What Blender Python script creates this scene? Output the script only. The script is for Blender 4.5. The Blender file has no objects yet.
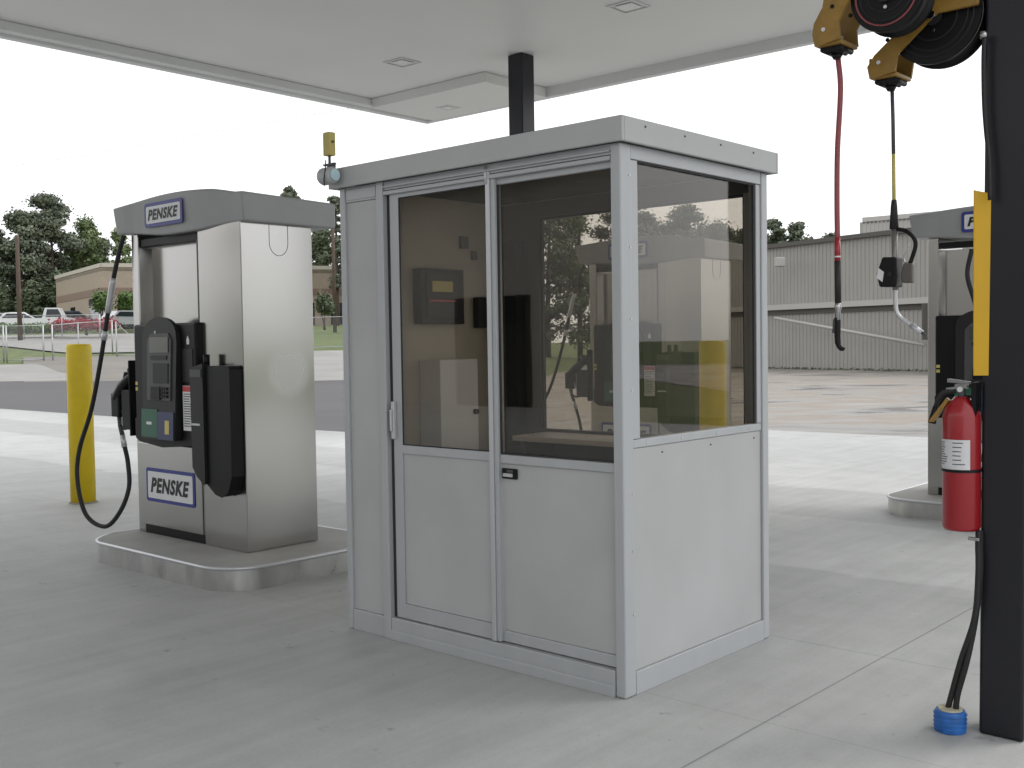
import bpy, math, random
from mathutils import Vector, Matrix
R = math.radians
S = bpy.context.scene
COL = S.collection
random.seed(7)

# ------------------------------------------------------------------ camera
F, PITCH, ROLL, CH = 1072.75, .0388, -.0151, 1.5102
cp, sp, cr, sr = math.cos(PITCH), math.sin(PITCH), math.cos(ROLL), math.sin(ROLL)
FW = Vector((0, cp, -sp)); U0 = Vector((0, sp, cp)); R0 = Vector((1, 0, 0))
RT = R0 * cr + U0 * sr; UP = U0 * cr - R0 * sr
cam_d = bpy.data.cameras.new('camera'); cam = bpy.data.objects.new('camera', cam_d); COL.objects.link(cam)
M = Matrix.Identity(4)
for i in range(3):
    M[i][0] = RT[i]; M[i][1] = UP[i]; M[i][2] = -FW[i]
M[2][3] = CH
cam.matrix_world = M
cam_d.sensor_width = 36; cam_d.lens = F * 36 / 1024
cam_d.clip_start = .05; cam_d.clip_end = 3000
S.camera = cam
S.render.resolution_x, S.render.resolution_y = 1024, 768

# ------------------------------------------------------------------ world, sun, exposure
SUN_EL, SUN_AZ = 50, 75            # azimuth measured from +Y towards +X
w = bpy.data.worlds.new('World'); S.world = w; w.use_nodes = True
nt = w.node_tree; bg = nt.nodes['Background']
sky = nt.nodes.new('ShaderNodeTexSky'); sky.sky_type = 'NISHITA'; sky.sun_disc = False
sky.sun_elevation = R(SUN_EL); sky.sun_rotation = R(SUN_AZ)
sky.air_density = 1.0; sky.dust_density = 5.0; sky.ozone_density = 1.0
hs = nt.nodes.new('ShaderNodeHueSaturation'); hs.inputs['Saturation'].default_value = .10
nt.links.new(sky.outputs[0], hs.inputs['Color'])
mixw = nt.nodes.new('ShaderNodeMix'); mixw.data_type = 'RGBA'; mixw.inputs[0].default_value = .65
mixw.inputs[7].default_value = (13.5, 13.6, 13.9, 1)       # even overcast veil
nt.links.new(hs.outputs[0], mixw.inputs[6]); nt.links.new(mixw.outputs[2], bg.inputs[0])
bg.inputs[1].default_value = .093
sun_d = bpy.data.lights.new('sun', 'SUN'); sun_d.energy = .8; sun_d.angle = R(25); sun_d.color = (1, .97, .92)
sun = bpy.data.objects.new('sun', sun_d); COL.objects.link(sun)
dirn = Vector((math.sin(R(SUN_AZ)) * math.cos(R(SUN_EL)), math.cos(R(SUN_AZ)) * math.cos(R(SUN_EL)), math.sin(R(SUN_EL))))
sun.rotation_euler = dirn.to_track_quat('Z', 'Y').to_euler()
S.view_settings.view_transform = 'Standard'; S.view_settings.look = 'None'
S.view_settings.gamma = 1; S.view_settings.use_curve_mapping = False
S.view_settings.exposure = .60
S.render.engine = 'CYCLES'
S.cycles.max_bounces = 10; S.cycles.transparent_max_bounces = 16; S.cycles.glossy_bounces = 5

# ------------------------------------------------------------------ frames
TH = -.7342
CX, CY = .4588, 4.4636
BU = Vector((math.cos(TH), math.sin(TH), 0)); BV = Vector((-math.sin(TH), math.cos(TH), 0))
def uv(u, v, z=0): return Vector((CX, CY, 0)) + BU * u + BV * v + Vector((0, 0, z))
def at(px, py, Y):
    r = FW + RT * ((px - 512) / F) - UP * ((py - 384) / F)
    return Vector((0, 0, CH)) + r * (Y / r.y)
def sm(a, b, x):
    t = max(0, min(1, (x - a) / (b - a))); return t * t * (3 - 2 * t)
ZK = [(0, 0), (42, 0), (50, .38), (58, .86), (70, 1.75), (80, 2.4), (100, 3.4), (130, 4.2), (3000, 5)]
def terrain(x, y):
    if y <= 42: return 0.
    a = sm(.06, -.10, x / y)
    for (d0, z0), (d1, z1) in zip(ZK, ZK[1:]):
        if y <= d1:
            return a * (z0 + (z1 - z0) * (y - d0) / (d1 - d0))
    return a * 5

# ------------------------------------------------------------------ materials
def mat(name, color, rough=.6, metal=0, bump=0, bscale=40, var=0, vscale=6, spec=.5, coat=0, stretch=None, emis=None):
    m = bpy.data.materials.new(name); m.use_nodes = True; n = m.node_tree; b = n.nodes['Principled BSDF']
    b.inputs['Base Color'].default_value = (*color, 1); b.inputs['Roughness'].default_value = rough
    b.inputs['Metallic'].default_value = metal; b.inputs['Specular IOR Level'].default_value = spec
    b.inputs['Coat Weight'].default_value = coat
    tc = n.nodes.new('ShaderNodeTexCoord'); mp = n.nodes.new('ShaderNodeMapping')
    n.links.new(tc.outputs['Object'], mp.inputs[0])
    if stretch: mp.inputs['Scale'].default_value = stretch
    if var:
        nz = n.nodes.new('ShaderNodeTexNoise'); nz.inputs['Scale'].default_value = vscale; nz.inputs['Detail'].default_value = 6
        n.links.new(mp.outputs[0], nz.inputs['Vector'])
        mr = n.nodes.new('ShaderNodeMapRange'); mr.inputs[1].default_value = .3; mr.inputs[2].default_value = .7
        mr.inputs[3].default_value = 1 - var; mr.inputs[4].default_value = 1 + var
        n.links.new(nz.outputs[0], mr.inputs[0])
        mx = n.nodes.new('ShaderNodeVectorMath'); mx.operation = 'SCALE'; mx.inputs[0].default_value = color
        n.links.new(mr.outputs[0], mx.inputs['Scale']); n.links.new(mx.outputs[0], b.inputs['Base Color'])
        r2 = n.nodes.new('ShaderNodeMapRange'); r2.inputs[1].default_value = .3; r2.inputs[2].default_value = .7
        r2.inputs[3].default_value = max(.03, rough - .08); r2.inputs[4].default_value = min(1, rough + .08)
        n.links.new(nz.outputs[0], r2.inputs[0]); n.links.new(r2.outputs[0], b.inputs['Roughness'])
    if bump:
        n2 = n.nodes.new('ShaderNodeTexNoise'); n2.inputs['Scale'].default_value = bscale; n2.inputs['Detail'].default_value = 5
        n.links.new(mp.outputs[0], n2.inputs['Vector'])
        bp = n.nodes.new('ShaderNodeBump'); bp.inputs['Strength'].default_value = bump; bp.inputs['Distance'].default_value = .01
        n.links.new(n2.outputs[0], bp.inputs['Height']); n.links.new(bp.outputs[0], b.inputs['Normal'])
    if emis:
        b.inputs['Emission Color'].default_value = (*emis[:3], 1); b.inputs['Emission Strength'].default_value = emis[3]
    return m

m_white = mat('booth_paint', (.425, .428, .43), .42, var=.06, vscale=2.2, bump=.02, bscale=120)
m_alu = mat('booth_trim_metal', (.415, .43, .445), .38, metal=.1, var=.03, vscale=8, stretch=(1, 1, .1))
m_alub = mat('bright_aluminium', (.55, .56, .58), .35, metal=.5)
m_inner = mat('booth_inner_wall', (.46, .42, .35), .6, var=.06, vscale=3)
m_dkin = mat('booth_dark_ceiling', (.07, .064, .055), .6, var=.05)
m_gap = mat('dark_seal', (.03, .03, .033), .7)
m_black = mat('black_plastic', (.006, .006, .007), .42, spec=.25, bump=.03, bscale=200)
m_blackm = mat('black_rubber', (.012, .012, .013), .62, var=.15)
m_grey = mat('dark_grey_plastic', (.018, .018, .020), .45, spec=.3)
m_mid = mat('mid_grey_plastic', (.075, .076, .08), .45, spec=.35)
m_pole = mat('column_black_paint', (.012, .012, .017), .34, spec=.4, bump=.02, bscale=60)
m_yel = mat('yellow_paint', (.72, .53, .012), .45, var=.07, vscale=7, bump=.05, bscale=60)
m_sign_yel = mat('sign_yellow', (.62, .36, .004), .4, var=.04)
m_must = mat('mustard_casting', (.27, .155, .028), .45, var=.15, vscale=25, bump=.1, bscale=90)
m_red = mat('red_paint', (.29, .008, .014), .30, coat=.2)
m_redhose = mat('red_hose_rubber', (.27, .06, .065), .5, var=.1)
m_blue = mat('blue_plastic', (.02, .13, .42), .5, var=.25, vscale=30)
m_bluesign = mat('blue_sign_paint', (.025, .035, .22), .4)
m_signwhite = mat('sign_white', (.66, .67, .68), .4, var=.02)
m_ink = mat('black_ink', (.01, .01, .012), .5)
m_hood = mat('hood_grey', (.29, .294, .30), .42, var=.05, vscale=5, bump=.03, bscale=80)
m_soffit = mat('soffit_white', (.70, .70, .69), .5, var=.025, vscale=.8)
m_fascia = mat('fascia_white', (.66, .665, .67), .45, var=.03, vscale=1.5)
m_label = mat('label_white', (.72, .72, .72), .5)
m_greenp = mat('green_plate', (.01, .10, .055), .4)
m_bluep = mat('blue_plate', (.02, .03, .10), .35)
m_screen = mat('dark_screen', (.05, .055, .04), .15)
m_chrome = mat('chrome', (.45, .45, .45), .22, metal=1)
m_goldtag = mat('yellow_label', (.55, .47, .15), .5)
m_desk = mat('desk_top', (.55, .50, .42), .5, var=.05)
m_lens = mat('light_lens', (.75, .75, .74), .25)
m_redlabel = mat('red_label', (.5, .05, .05), .5)

def brushed():
    m = mat('brushed_stainless', (.60, .595, .58), .30, metal=1)
    n = m.node_tree; b = n.nodes['Principled BSDF']
    tc = n.nodes.new('ShaderNodeTexCoord'); mp = n.nodes.new('ShaderNodeMapping'); mp.inputs['Scale'].default_value = (3, 3, 260)
    n.links.new(tc.outputs['Object'], mp.inputs[0])
    nz = n.nodes.new('ShaderNodeTexNoise'); nz.inputs['Scale'].default_value = 2; nz.inputs['Detail'].default_value = 3
    n.links.new(mp.outputs[0], nz.inputs['Vector'])
    # blotches, handling marks, and the concentric swirl left by grinding
    nb = n.nodes.new('ShaderNodeTexNoise'); nb.inputs['Scale'].default_value = 1.3; nb.inputs['Detail'].default_value = 1
    n.links.new(tc.outputs['Object'], nb.inputs['Vector'])
    mp2 = n.nodes.new('ShaderNodeMapping'); mp2.vector_type = 'POINT'; mp2.inputs['Location'].default_value = (-1.42, -.36, -1.33)
    n.links.new(tc.outputs['Object'], mp2.inputs[0])
    ln = n.nodes.new('ShaderNodeVectorMath'); ln.operation = 'LENGTH'; n.links.new(mp2.outputs[0], ln.inputs[0])
    rg = n.nodes.new('ShaderNodeMapRange'); rg.interpolation_type = 'SMOOTHSTEP'
    rg.inputs[1].default_value = .10; rg.inputs[2].default_value = .20; rg.inputs[3].default_value = .10; rg.inputs[4].default_value = 0
    n.links.new(ln.outputs['Value'], rg.inputs[0])
    r1 = n.nodes.new('ShaderNodeMapRange'); r1.inputs[1].default_value = .3; r1.inputs[2].default_value = .7
    r1.inputs[3].default_value = .15; r1.inputs[4].default_value = .22; n.links.new(nb.outputs[0], r1.inputs[0])
    ad = n.nodes.new('ShaderNodeMath'); n.links.new(r1.outputs[0], ad.inputs[0]); n.links.new(rg.outputs[0], ad.inputs[1])
    st = n.nodes.new('ShaderNodeMapRange'); st.inputs[1].default_value = .3; st.inputs[2].default_value = .7; st.inputs[3].default_value = -.001; st.inputs[4].default_value = .001
    n.links.new(nz.outputs[0], st.inputs[0]); a2 = n.nodes.new('ShaderNodeMath'); n.links.new(ad.outputs[0], a2.inputs[0]); n.links.new(st.outputs[0], a2.inputs[1])
    n.links.new(a2.outputs[0], b.inputs['Roughness'])
    mc = n.nodes.new('ShaderNodeMapRange'); mc.inputs[1].default_value = .25; mc.inputs[2].default_value = .75
    mc.inputs[3].default_value = .40; mc.inputs[4].default_value = .50; n.links.new(nb.outputs[0], mc.inputs[0])
    cc = n.nodes.new('ShaderNodeVectorMath'); cc.operation = 'SCALE'; cc.inputs[0].default_value = (1, .99, .955)
    n.links.new(mc.outputs[0], cc.inputs['Scale']); n.links.new(cc.outputs[0], b.inputs['Base Color'])
    return m
m_steel = brushed()

def glass(name, tint):
    m = bpy.data.materials.new(name); m.use_nodes = True; n = m.node_tree
    n.nodes.remove(n.nodes['Principled BSDF']); out = n.nodes['Material Output']
    tr = n.nodes.new('ShaderNodeBsdfTransparent'); tr.inputs[0].default_value = (*tint, 1)
    gl = n.nodes.new('ShaderNodeBsdfGlossy'); gl.inputs['Roughness'].default_value = .015; gl.inputs[0].default_value = (.9, .9, .9, 1)
    ge = n.nodes.new('ShaderNodeNewGeometry'); dt = n.nodes.new('ShaderNodeVectorMath'); dt.operation = 'DOT_PRODUCT'
    n.links.new(ge.outputs['Normal'], dt.inputs[0]); n.links.new(ge.outputs['Incoming'], dt.inputs[1])
    def mth(op, a, b_=0.):
        k = n.nodes.new('ShaderNodeMath'); k.operation = op
        for i, q in enumerate((a, b_)):
            if isinstance(q, float): k.inputs[i].default_value = q
            else: n.links.new(q, k.inputs[i])
        return k.outputs[0]
    schlick = mth('ADD', mth('MULTIPLY', mth('POWER', mth('SUBTRACT', 1., mth('ABSOLUTE', dt.outputs['Value'])), 5.), .95), .05)
    tc = n.nodes.new('ShaderNodeTexCoord'); nz = n.nodes.new('ShaderNodeTexNoise'); nz.inputs['Scale'].default_value = 1.6
    n.links.new(tc.outputs['Object'], nz.inputs['Vector'])
    bp = n.nodes.new('ShaderNodeBump'); bp.inputs['Strength'].default_value = .02; bp.inputs['Distance'].default_value = .02
    n.links.new(nz.outputs[0], bp.inputs['Height']); n.links.new(bp.outputs[0], gl.inputs['Normal'])
    mx = n.nodes.new('ShaderNodeMixShader'); n.links.new(schlick, mx.inputs[0])
    n.links.new(tr.outputs[0], mx.inputs[1]); n.links.new(gl.outputs[0], mx.inputs[2]); n.links.new(mx.outputs[0], out.inputs[0])
    return m
m_glass = glass('bronze_glass', (.81, .79, .755))

def concrete():
    m = mat('concrete', (.4, .4, .39), .75); n = m.node_tree; b = n.nodes['Principled BSDF']; L = n.links.new
    tc = n.nodes.new('ShaderNodeTexCoord')
    def noise(scale, detail, sc=(1, 1, 1)):
        mp = n.nodes.new('ShaderNodeMapping'); mp.inputs['Scale'].default_value = sc; L(tc.outputs['Object'], mp.inputs[0])
        z = n.nodes.new('ShaderNodeTexNoise'); z.inputs['Scale'].default_value = scale; z.inputs['Detail'].default_value = detail
        z.inputs['Roughness'].default_value = .6
        L(mp.outputs[0], z.inputs['Vector']); return z.outputs[0]
    def mrange(src, a, b_, c, d, smooth=False):
        r = n.nodes.new('ShaderNodeMapRange'); r.inputs[1].default_value = a; r.inputs[2].default_value = b_
        r.inputs[3].default_value = c; r.inputs[4].default_value = d
        if smooth: r.interpolation_type = 'SMOOTHSTEP'
        L(src, r.inputs[0]); return r.outputs[0]
    def math_(op, a, b_):
        k = n.nodes.new('ShaderNodeMath'); k.operation = op
        for i, x in enumerate((a, b_)):
            if isinstance(x, (int, float)): k.inputs[i].default_value = x
            else: L(x, k.inputs[i])
        return k.outputs[0]
    big = mrange(noise(.45, 7), .3, .7, .87, 1.10)
    med = mrange(noise(2.6, 8), .3, .7, .93, 1.06)
    fine = mrange(noise(60, 4), .25, .75, .95, 1.05)
    broom = mrange(noise(1.0, 7, (9, .55, 1)), .3, .7, .92, 1.06)
    sweep = math_('MULTIPLY', mrange(noise(1.7, 8, (1, 1.3, 1)), .52, .72, 1.0, .90), mrange(noise(14, 2), .70, .76, 1.0, .80))
    spots = mrange(noise(6.5, 3), .68, .74, 1.0, .70)
    val = math_('MULTIPLY', big, med); val = math_('MULTIPLY', val, fine); val = math_('MULTIPLY', val, broom)
    val = math_('MULTIPLY', val, sweep); val = math_('MULTIPLY', val, spots)
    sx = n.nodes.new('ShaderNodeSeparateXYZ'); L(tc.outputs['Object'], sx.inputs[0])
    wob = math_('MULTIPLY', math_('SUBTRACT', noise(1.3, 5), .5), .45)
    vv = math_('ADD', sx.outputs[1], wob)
    # darker slab bands with wavy edges
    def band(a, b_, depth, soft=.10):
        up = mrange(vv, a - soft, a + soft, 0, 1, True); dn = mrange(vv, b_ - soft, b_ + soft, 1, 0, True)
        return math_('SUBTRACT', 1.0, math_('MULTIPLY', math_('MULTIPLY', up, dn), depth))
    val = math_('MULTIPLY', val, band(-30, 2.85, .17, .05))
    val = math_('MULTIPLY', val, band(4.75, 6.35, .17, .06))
    val = math_('MULTIPLY', val, mrange(vv, 6.3, 8.8, 1.0, .78, True))  # concrete colour lowered past the far canopy edge to tame open daylight
    val = math_('MULTIPLY', val, mrange(math_('ADD', sx.outputs[0], wob), -13, -8.6, .82, 1.0, True))  # same daylight dimming put into the colour, left of the canopy
    # saw-cut joints
    def joint(axis, off, per, wd, dark):
        t = math_('ADD', math_('MULTIPLY', math_('SUBTRACT', sx.outputs[axis], off), 1 / per), .5)
        fr = n.nodes.new('ShaderNodeMath'); fr.operation = 'FRACT'; L(t, fr.inputs[0])
        d = n.nodes.new('ShaderNodeMath'); d.operation = 'ABSOLUTE'; L(math_('SUBTRACT', fr.outputs[0], .5), d.inputs[0])
        return mrange(math_('MULTIPLY', d.outputs[0], per), wd * .4, wd, dark, 1.0)
    val = math_('MULTIPLY', val, joint(0, .58, 13.2, .007, .58))
    val = math_('MULTIPLY', val, joint(1, 1.26, 7.8, .006, .72))
    val = math_('MULTIPLY', val, joint(1, .13, 7.8, .005, .82))
    sc = n.nodes.new('ShaderNodeVectorMath'); sc.operation = 'SCALE'; sc.inputs[0].default_value = (.470, .478, .470)
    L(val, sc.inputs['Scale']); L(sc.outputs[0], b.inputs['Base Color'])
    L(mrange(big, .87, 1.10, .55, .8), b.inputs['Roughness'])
    bp = n.nodes.new('ShaderNodeBump'); bp.inputs['Strength'].default_value = .25; bp.inputs['Distance'].default_value = .004
    L(math_('ADD', noise(90, 4), noise(1.0, 7, (60, 1.5, 1))), bp.inputs['Height']); L(bp.outputs[0], b.inputs['Normal'])
    return m
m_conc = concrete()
m_conc2 = mat('pale_concrete', (.24, .236, .225), .8, var=.14, vscale=.6, bump=.1, bscale=30)
m_asph = mat('asphalt', (.072, .072, .076), .8, var=.22, vscale=.5, bump=.3, bscale=60, stretch=(.25, 1.6, 1))
m_grass = mat('grass', (.085, .115, .03), .9, var=.3, vscale=1.2, bump=.5, bscale=20)
m_dirt = mat('dirt_ground', (.22, .19, .15), .9, var=.2, vscale=.3)
m_bark = mat('bark', (.09, .065, .05), .9, var=.3, vscale=8, stretch=(1, 1, .2))
m_chain = mat('galvanised_steel', (.42, .43, .44), .45, metal=.5)
m_carglass = mat('car_glass', (.02, .025, .03), .08)
m_carw = mat('car_white_paint', (.70, .71, .72), .25, coat=.6)
m_card = mat('car_dark_paint', (.06, .07, .09), .25, coat=.6)
m_cars = mat('car_silver_paint', (.42, .44, .46), .25, metal=.4, coat=.6)
m_tyre = mat('tyre_rubber', (.015, .015, .015), .8)

def wet_lot():
    m = mat('gravel_lot', (.33, .29, .25), .8); n = m.node_tree; b = n.nodes['Principled BSDF']; L = n.links.new
    tc = n.nodes.new('ShaderNodeTexCoord')
    mp = n.nodes.new('ShaderNodeMapping'); mp.inputs['Scale'].default_value = (.22, .42, 1); L(tc.outputs['Object'], mp.inputs[0])
    z = n.nodes.new('ShaderNodeTexNoise'); z.inputs['Scale'].default_value = 1.4; z.inputs['Detail'].default_value = 9; z.inputs['Distortion'].default_value = .6
    L(mp.outputs[0], z.inputs['Vector'])
    r = n.nodes.new('ShaderNodeValToRGB'); e = r.color_ramp.elements
    e[0].position = .36; e[0].color = (.105, .10, .095, 1); e[1].position = .68; e[1].color = (.27, .265, .25, 1)
    a = e.new(.46); a.color = (.215, .205, .19, 1); a = e.new(.56); a.color = (.215, .185, .155, 1)
    L(z.outputs[0], r.inputs[0]); L(r.outputs[0], b.inputs['Base Color'])
    r2 = n.nodes.new('ShaderNodeMapRange'); r2.inputs[1].default_value = .35; r2.inputs[2].default_value = .6; r2.inputs[3].default_value = .25; r2.inputs[4].default_value = .8
    L(z.outputs[0], r2.inputs[0]); L(r2.outputs[0], b.inputs['Roughness'])
    return m
m_lot = wet_lot()

def leafmat(name, c1, c2, sc=.5):
    m = mat(name, c1, .7); n = m.node_tree; b = n.nodes['Principled BSDF']; L = n.links.new
    g = n.nodes.new('ShaderNodeTexCoord'); z = n.nodes.new('ShaderNodeTexNoise'); z.inputs['Scale'].default_value = sc; z.inputs['Detail'].default_value = 8
    L(g.outputs['Object'], z.inputs['Vector'])
    r = n.nodes.new('ShaderNodeValToRGB'); e = r.color_ramp.elements
    e[0].position = .35; e[0].color = (*c1, 1); e[1].position = .65; e[1].color = (*c2, 1)
    L(z.outputs[0], r.inputs[0]); L(r.outputs[0], b.inputs['Base Color'])
    return m
m_pine = leafmat('pine_needles', (.075, .092, .062), (.135, .158, .105))
m_leaf = leafmat('broad_leaves', (.085, .125, .045), (.15, .20, .085))
m_dleaf = leafmat('dark_leaves', (.07, .092, .05), (.12, .15, .085))
m_redleaf = leafmat('red_blossom', (.20, .012, .02), (.36, .03, .05), 1.5)
m_hedge = leafmat('hedge_leaves', (.05, .10, .02), (.10, .17, .04), 1.5)

# ------------------------------------------------------------------ mesh helper
class MB:
    def __init__(s): s.v = []; s.f = []; s.m = []; s.ms = []; s.sm = []
    def mi(s, m):
        if m not in s.ms: s.ms.append(m)
        return s.ms.index(m)
    def add(s, vs, fs, m, smooth=False):
        o = len(s.v); s.v += [tuple(a) for a in vs]; k = s.mi(m)
        for f in fs: s.f.append([i + o for i in f]); s.m.append(k); s.sm.append(smooth)
        return s
    def box(s, x0, x1, y0, y1, z0, z1, m):
        if x0 > x1: x0, x1 = x1, x0
        if y0 > y1: y0, y1 = y1, y0
        if z0 > z1: z0, z1 = z1, z0
        vs = [(x, y, z) for z in (z0, z1) for y in (y0, y1) for x in (x0, x1)]
        return s.add(vs, [(0, 2, 3, 1), (4, 5, 7, 6), (0, 1, 5, 4), (2, 6, 7, 3), (0, 4, 6, 2), (1, 3, 7, 5)], m)
    def prism(s, poly, f0, f1, m, smooth=False):
        """poly: list of 2d points; f0,f1 map a 2d point to 3d"""
        n = len(poly); vs = [f0(*p) for p in poly] + [f1(*p) for p in poly]
        fs = [tuple(range(n))[::-1], tuple(range(n, 2 * n))]
        s.add(vs, fs, m)
        s.add(vs, [(i, (i + 1) % n, n + (i + 1) % n, n + i) for i in range(n)], m, smooth)
        return s
    def tube(s, pts, r, m, n=10, cap=True):
        pts = [Vector(p) for p in pts]; rs = r if isinstance(r, (list, tuple)) else [r] * len(pts)
        vs = []; prev = None
        for i, p in enumerate(pts):
            t = (pts[min(i + 1, len(pts) - 1)] - pts[max(i - 1, 0)]).normalized()
            if prev is None:
                a = Vector((0, 0, 1)) if abs(t.z) < .9 else Vector((1, 0, 0)); x = t.cross(a).normalized()
            else:
                x = (prev - t * prev.dot(t)).normalized()
            prev = x; y = t.cross(x)
            vs += [p + (x * math.cos(2 * math.pi * k / n) + y * math.sin(2 * math.pi * k / n)) * rs[i] for k in range(n)]
        fs = [(i * n + k, i * n + (k + 1) % n, (i + 1) * n + (k + 1) % n, (i + 1) * n + k) for i in range(len(pts) - 1) for k in range(n)]
        s.add(vs, fs, m, True)
        if cap:
            o = len(s.v) - len(vs); k = s.mi(m)
            s.f.append([o + q for q in range(n)][::-1]); s.m.append(k); s.sm.append(False)
            e = o + (len(pts) - 1) * n; s.f.append([e + q for q in range(n)]); s.m.append(k); s.sm.append(False)
        return s
    def build(s, name, parent=None, bevel=0, seg=2):
        me = bpy.data.meshes.new(name); me.from_pydata(s.v, [], s.f)
        for m in s.ms: me.materials.append(m)
        me.polygons.foreach_set('material_index', s.m); me.polygons.foreach_set('use_smooth', s.sm)
        import bmesh
        if len(s.f) < 20000:
            bm = bmesh.new(); bm.from_mesh(me); bmesh.ops.recalc_face_normals(bm, faces=bm.faces); bm.to_mesh(me); bm.free()
        me.update()
        o = bpy.data.objects.new(name, me); COL.objects.link(o)
        if parent: o.parent = parent
        if bevel:
            b = o.modifiers.new('Bevel', 'BEVEL'); b.width = bevel; b.segments = seg; b.limit_method = 'ANGLE'; b.angle_limit = R(40)
            b.harden_normals = False
        return o
def tag(o, label, cat, group=None):
    o['label'] = label; o['category'] = cat
    if group: o['group'] = group
    return o
def empty(name, loc, rz=0):
    o = bpy.data.objects.new(name, None); COL.objects.link(o); o.location = loc; o.rotation_euler = (0, 0, rz); o.empty_display_size = .2
    return o
def structure(o): o['kind'] = 'structure'; return o
def cr_spline(pts, n=8):
    pts = [Vector(p) for p in pts]; P = [pts[0] * 2 - pts[1]] + pts + [pts[-1] * 2 - pts[-2]]; out = []
    for i in range(1, len(P) - 2):
        a, b, c, d = P[i - 1:i + 3]
        for k in range(n):
            t = k / n; out.append(.5 * ((2 * b) + (c - a) * t + (2 * a - 5 * b + 4 * c - d) * t * t + (3 * b - a - 3 * c + d) * t ** 3))
    return out + [pts[-1]]
def copy_tree(o, parent=None):
    c = o.copy(); COL.objects.link(c); c.parent = parent
    for ch in [x for x in list(COL.objects) if x.parent == o]: copy_tree(ch, c)
    return c
def rrect(cx, cy, w, h, r, n=5):
    out = []
    for sx, sy, a0 in ((1, 1, 0), (-1, 1, 90), (-1, -1, 180), (1, -1, 270)):
        for k in range(n + 1):
            a = R(a0 + 90 * k / n); out.append((cx + sx * (w / 2 - r) + r * math.cos(a), cy + sy * (h / 2 - r) + r * math.sin(a)))
    return out
def text_mesh(txt, width, height, m, name, parent, org, ax, ay, nrm, shear=.25, bold=.045, depth=.002):
    """centred text mesh; ax/ay unit directions, nrm outward"""
    cu = bpy.data.curves.new('t', 'FONT'); cu.body = txt; cu.size = 1; cu.shear = shear; cu.offset = bold; cu.resolution_u = 3; cu.space_character = 1.12
    ob = bpy.data.objects.new('t', cu); COL.objects.link(ob)
    bpy.context.view_layer.update()
    me0 = bpy.data.meshes.new_from_object(ob.evaluated_get(bpy.context.evaluated_depsgraph_get()))
    bpy.data.objects.remove(ob)
    xs = [v.co.x for v in me0.vertices]; ys = [v.co.y for v in me0.vertices]
    x0, x1, y0, y1 = min(xs), max(xs), min(ys), max(ys); kx = width / (x1 - x0); ky = height / (y1 - y0)
    b = MB(); vs = [org + ax * ((v.co.x - (x0 + x1) / 2) * kx) + ay * ((v.co.y - (y0 + y1) / 2) * ky) + nrm * depth for v in me0.vertices]
    b.add(vs, [tuple(p.vertices) for p in me0.polygons], m)
    bpy.data.meshes.remove(me0)
    return b

# ================================================================== SETTING
def grid_sheet(name, xs, ys, mat_, off, org=None):
    vs = []; fs = []
    for y in ys:
        for x in xs: vs.append((x, y, terrain(x, y) + off))
    nx = len(xs)
    for j in range(len(ys) - 1):
        for i in range(nx - 1): a = j * nx + i; fs.append((a, a + 1, a + nx + 1, a + nx))
    b = MB(); b.add(vs, fs, mat_); return structure(b.build(name))
gx = [-1500, -800, -400, -200, -130] + [-100 + 2 * i for i in range(81)] + [80, 120, 200, 400, 800, 1500]
gy = [-1500, -600, -200, -60, 0, 20, 30] + [36 + 2 * i for i in range(50)] + [150, 180, 240, 400, 800, 1500]
grid_sheet('ground', gx, gy, m_grass, -.03)

def fan(name, x0, x1, d0, d1, mat_, off, nx=30, ny=24):
    """sheet between view slopes x0..x1 whose near and far depths are functions of the slope"""
    vs = []; fs = []
    for j in range(ny + 1):
        for i in range(nx + 1):
            s = x0 + (x1 - x0) * i / nx; a, b = d0(s), d1(s); y = a + (b - a) * j / ny; x = s * y
            vs.append((x, y, terrain(x, y) + off + .05 * sm(42, 55, y)))
    for j in range(ny):
        for i in range(nx): a = j * (nx + 1) + i; fs.append((a, a + 1, a + nx + 2, a + nx + 1))
    b = MB(); b.add(vs, fs, mat_); return structure(b.build(name))
# concrete pavement under and round the canopy, laid out along the canopy's own axes
b = MB()
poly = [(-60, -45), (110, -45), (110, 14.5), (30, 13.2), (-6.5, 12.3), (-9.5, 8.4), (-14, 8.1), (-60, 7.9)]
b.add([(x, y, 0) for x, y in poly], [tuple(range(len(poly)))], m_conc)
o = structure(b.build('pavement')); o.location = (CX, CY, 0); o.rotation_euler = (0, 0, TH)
# asphalt road beyond it, on the left
b = MB(); L0 = uv(-9.0, 8.0)
fan('road', -1.2, .02, lambda s: 13.5, lambda s: 46 + 6 * sm(-.5, -.1, s), m_asph, -.012)
fan('driveway', -.50, -.415, lambda s: 45.5, lambda s: 55.5 - 6 * sm(-.445, -.415, s), m_conc2, .0, 12, 10)
m_tan = mat('worn_asphalt', (.165, .155, .14), .85, var=.15, vscale=.6)
fan('forecourt', -.455, -.22, lambda s: 45, lambda s: 60.5, m_tan, -.006, 24, 16)
fan('driveway', -.22, -.10, lambda s: 43.5, lambda s: 62, m_conc2, .0, 20, 16)
fan('parking_lot', -.62, -.33, lambda s: 63 + 8 * sm(-.40, -.5, s), lambda s: 84, m_conc2, .0, 20, 20)
# gravel and stained lot before the warehouse
b = MB()
b.add([(x, y, -.008) for x, y in ((-2, 13), (60, 13), (60, 41), (16.5, 50.5), (4, 66), (-2, 66))], [(0, 1, 2, 3, 4, 5)], m_lot)
structure(b.build('lot'))

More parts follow.
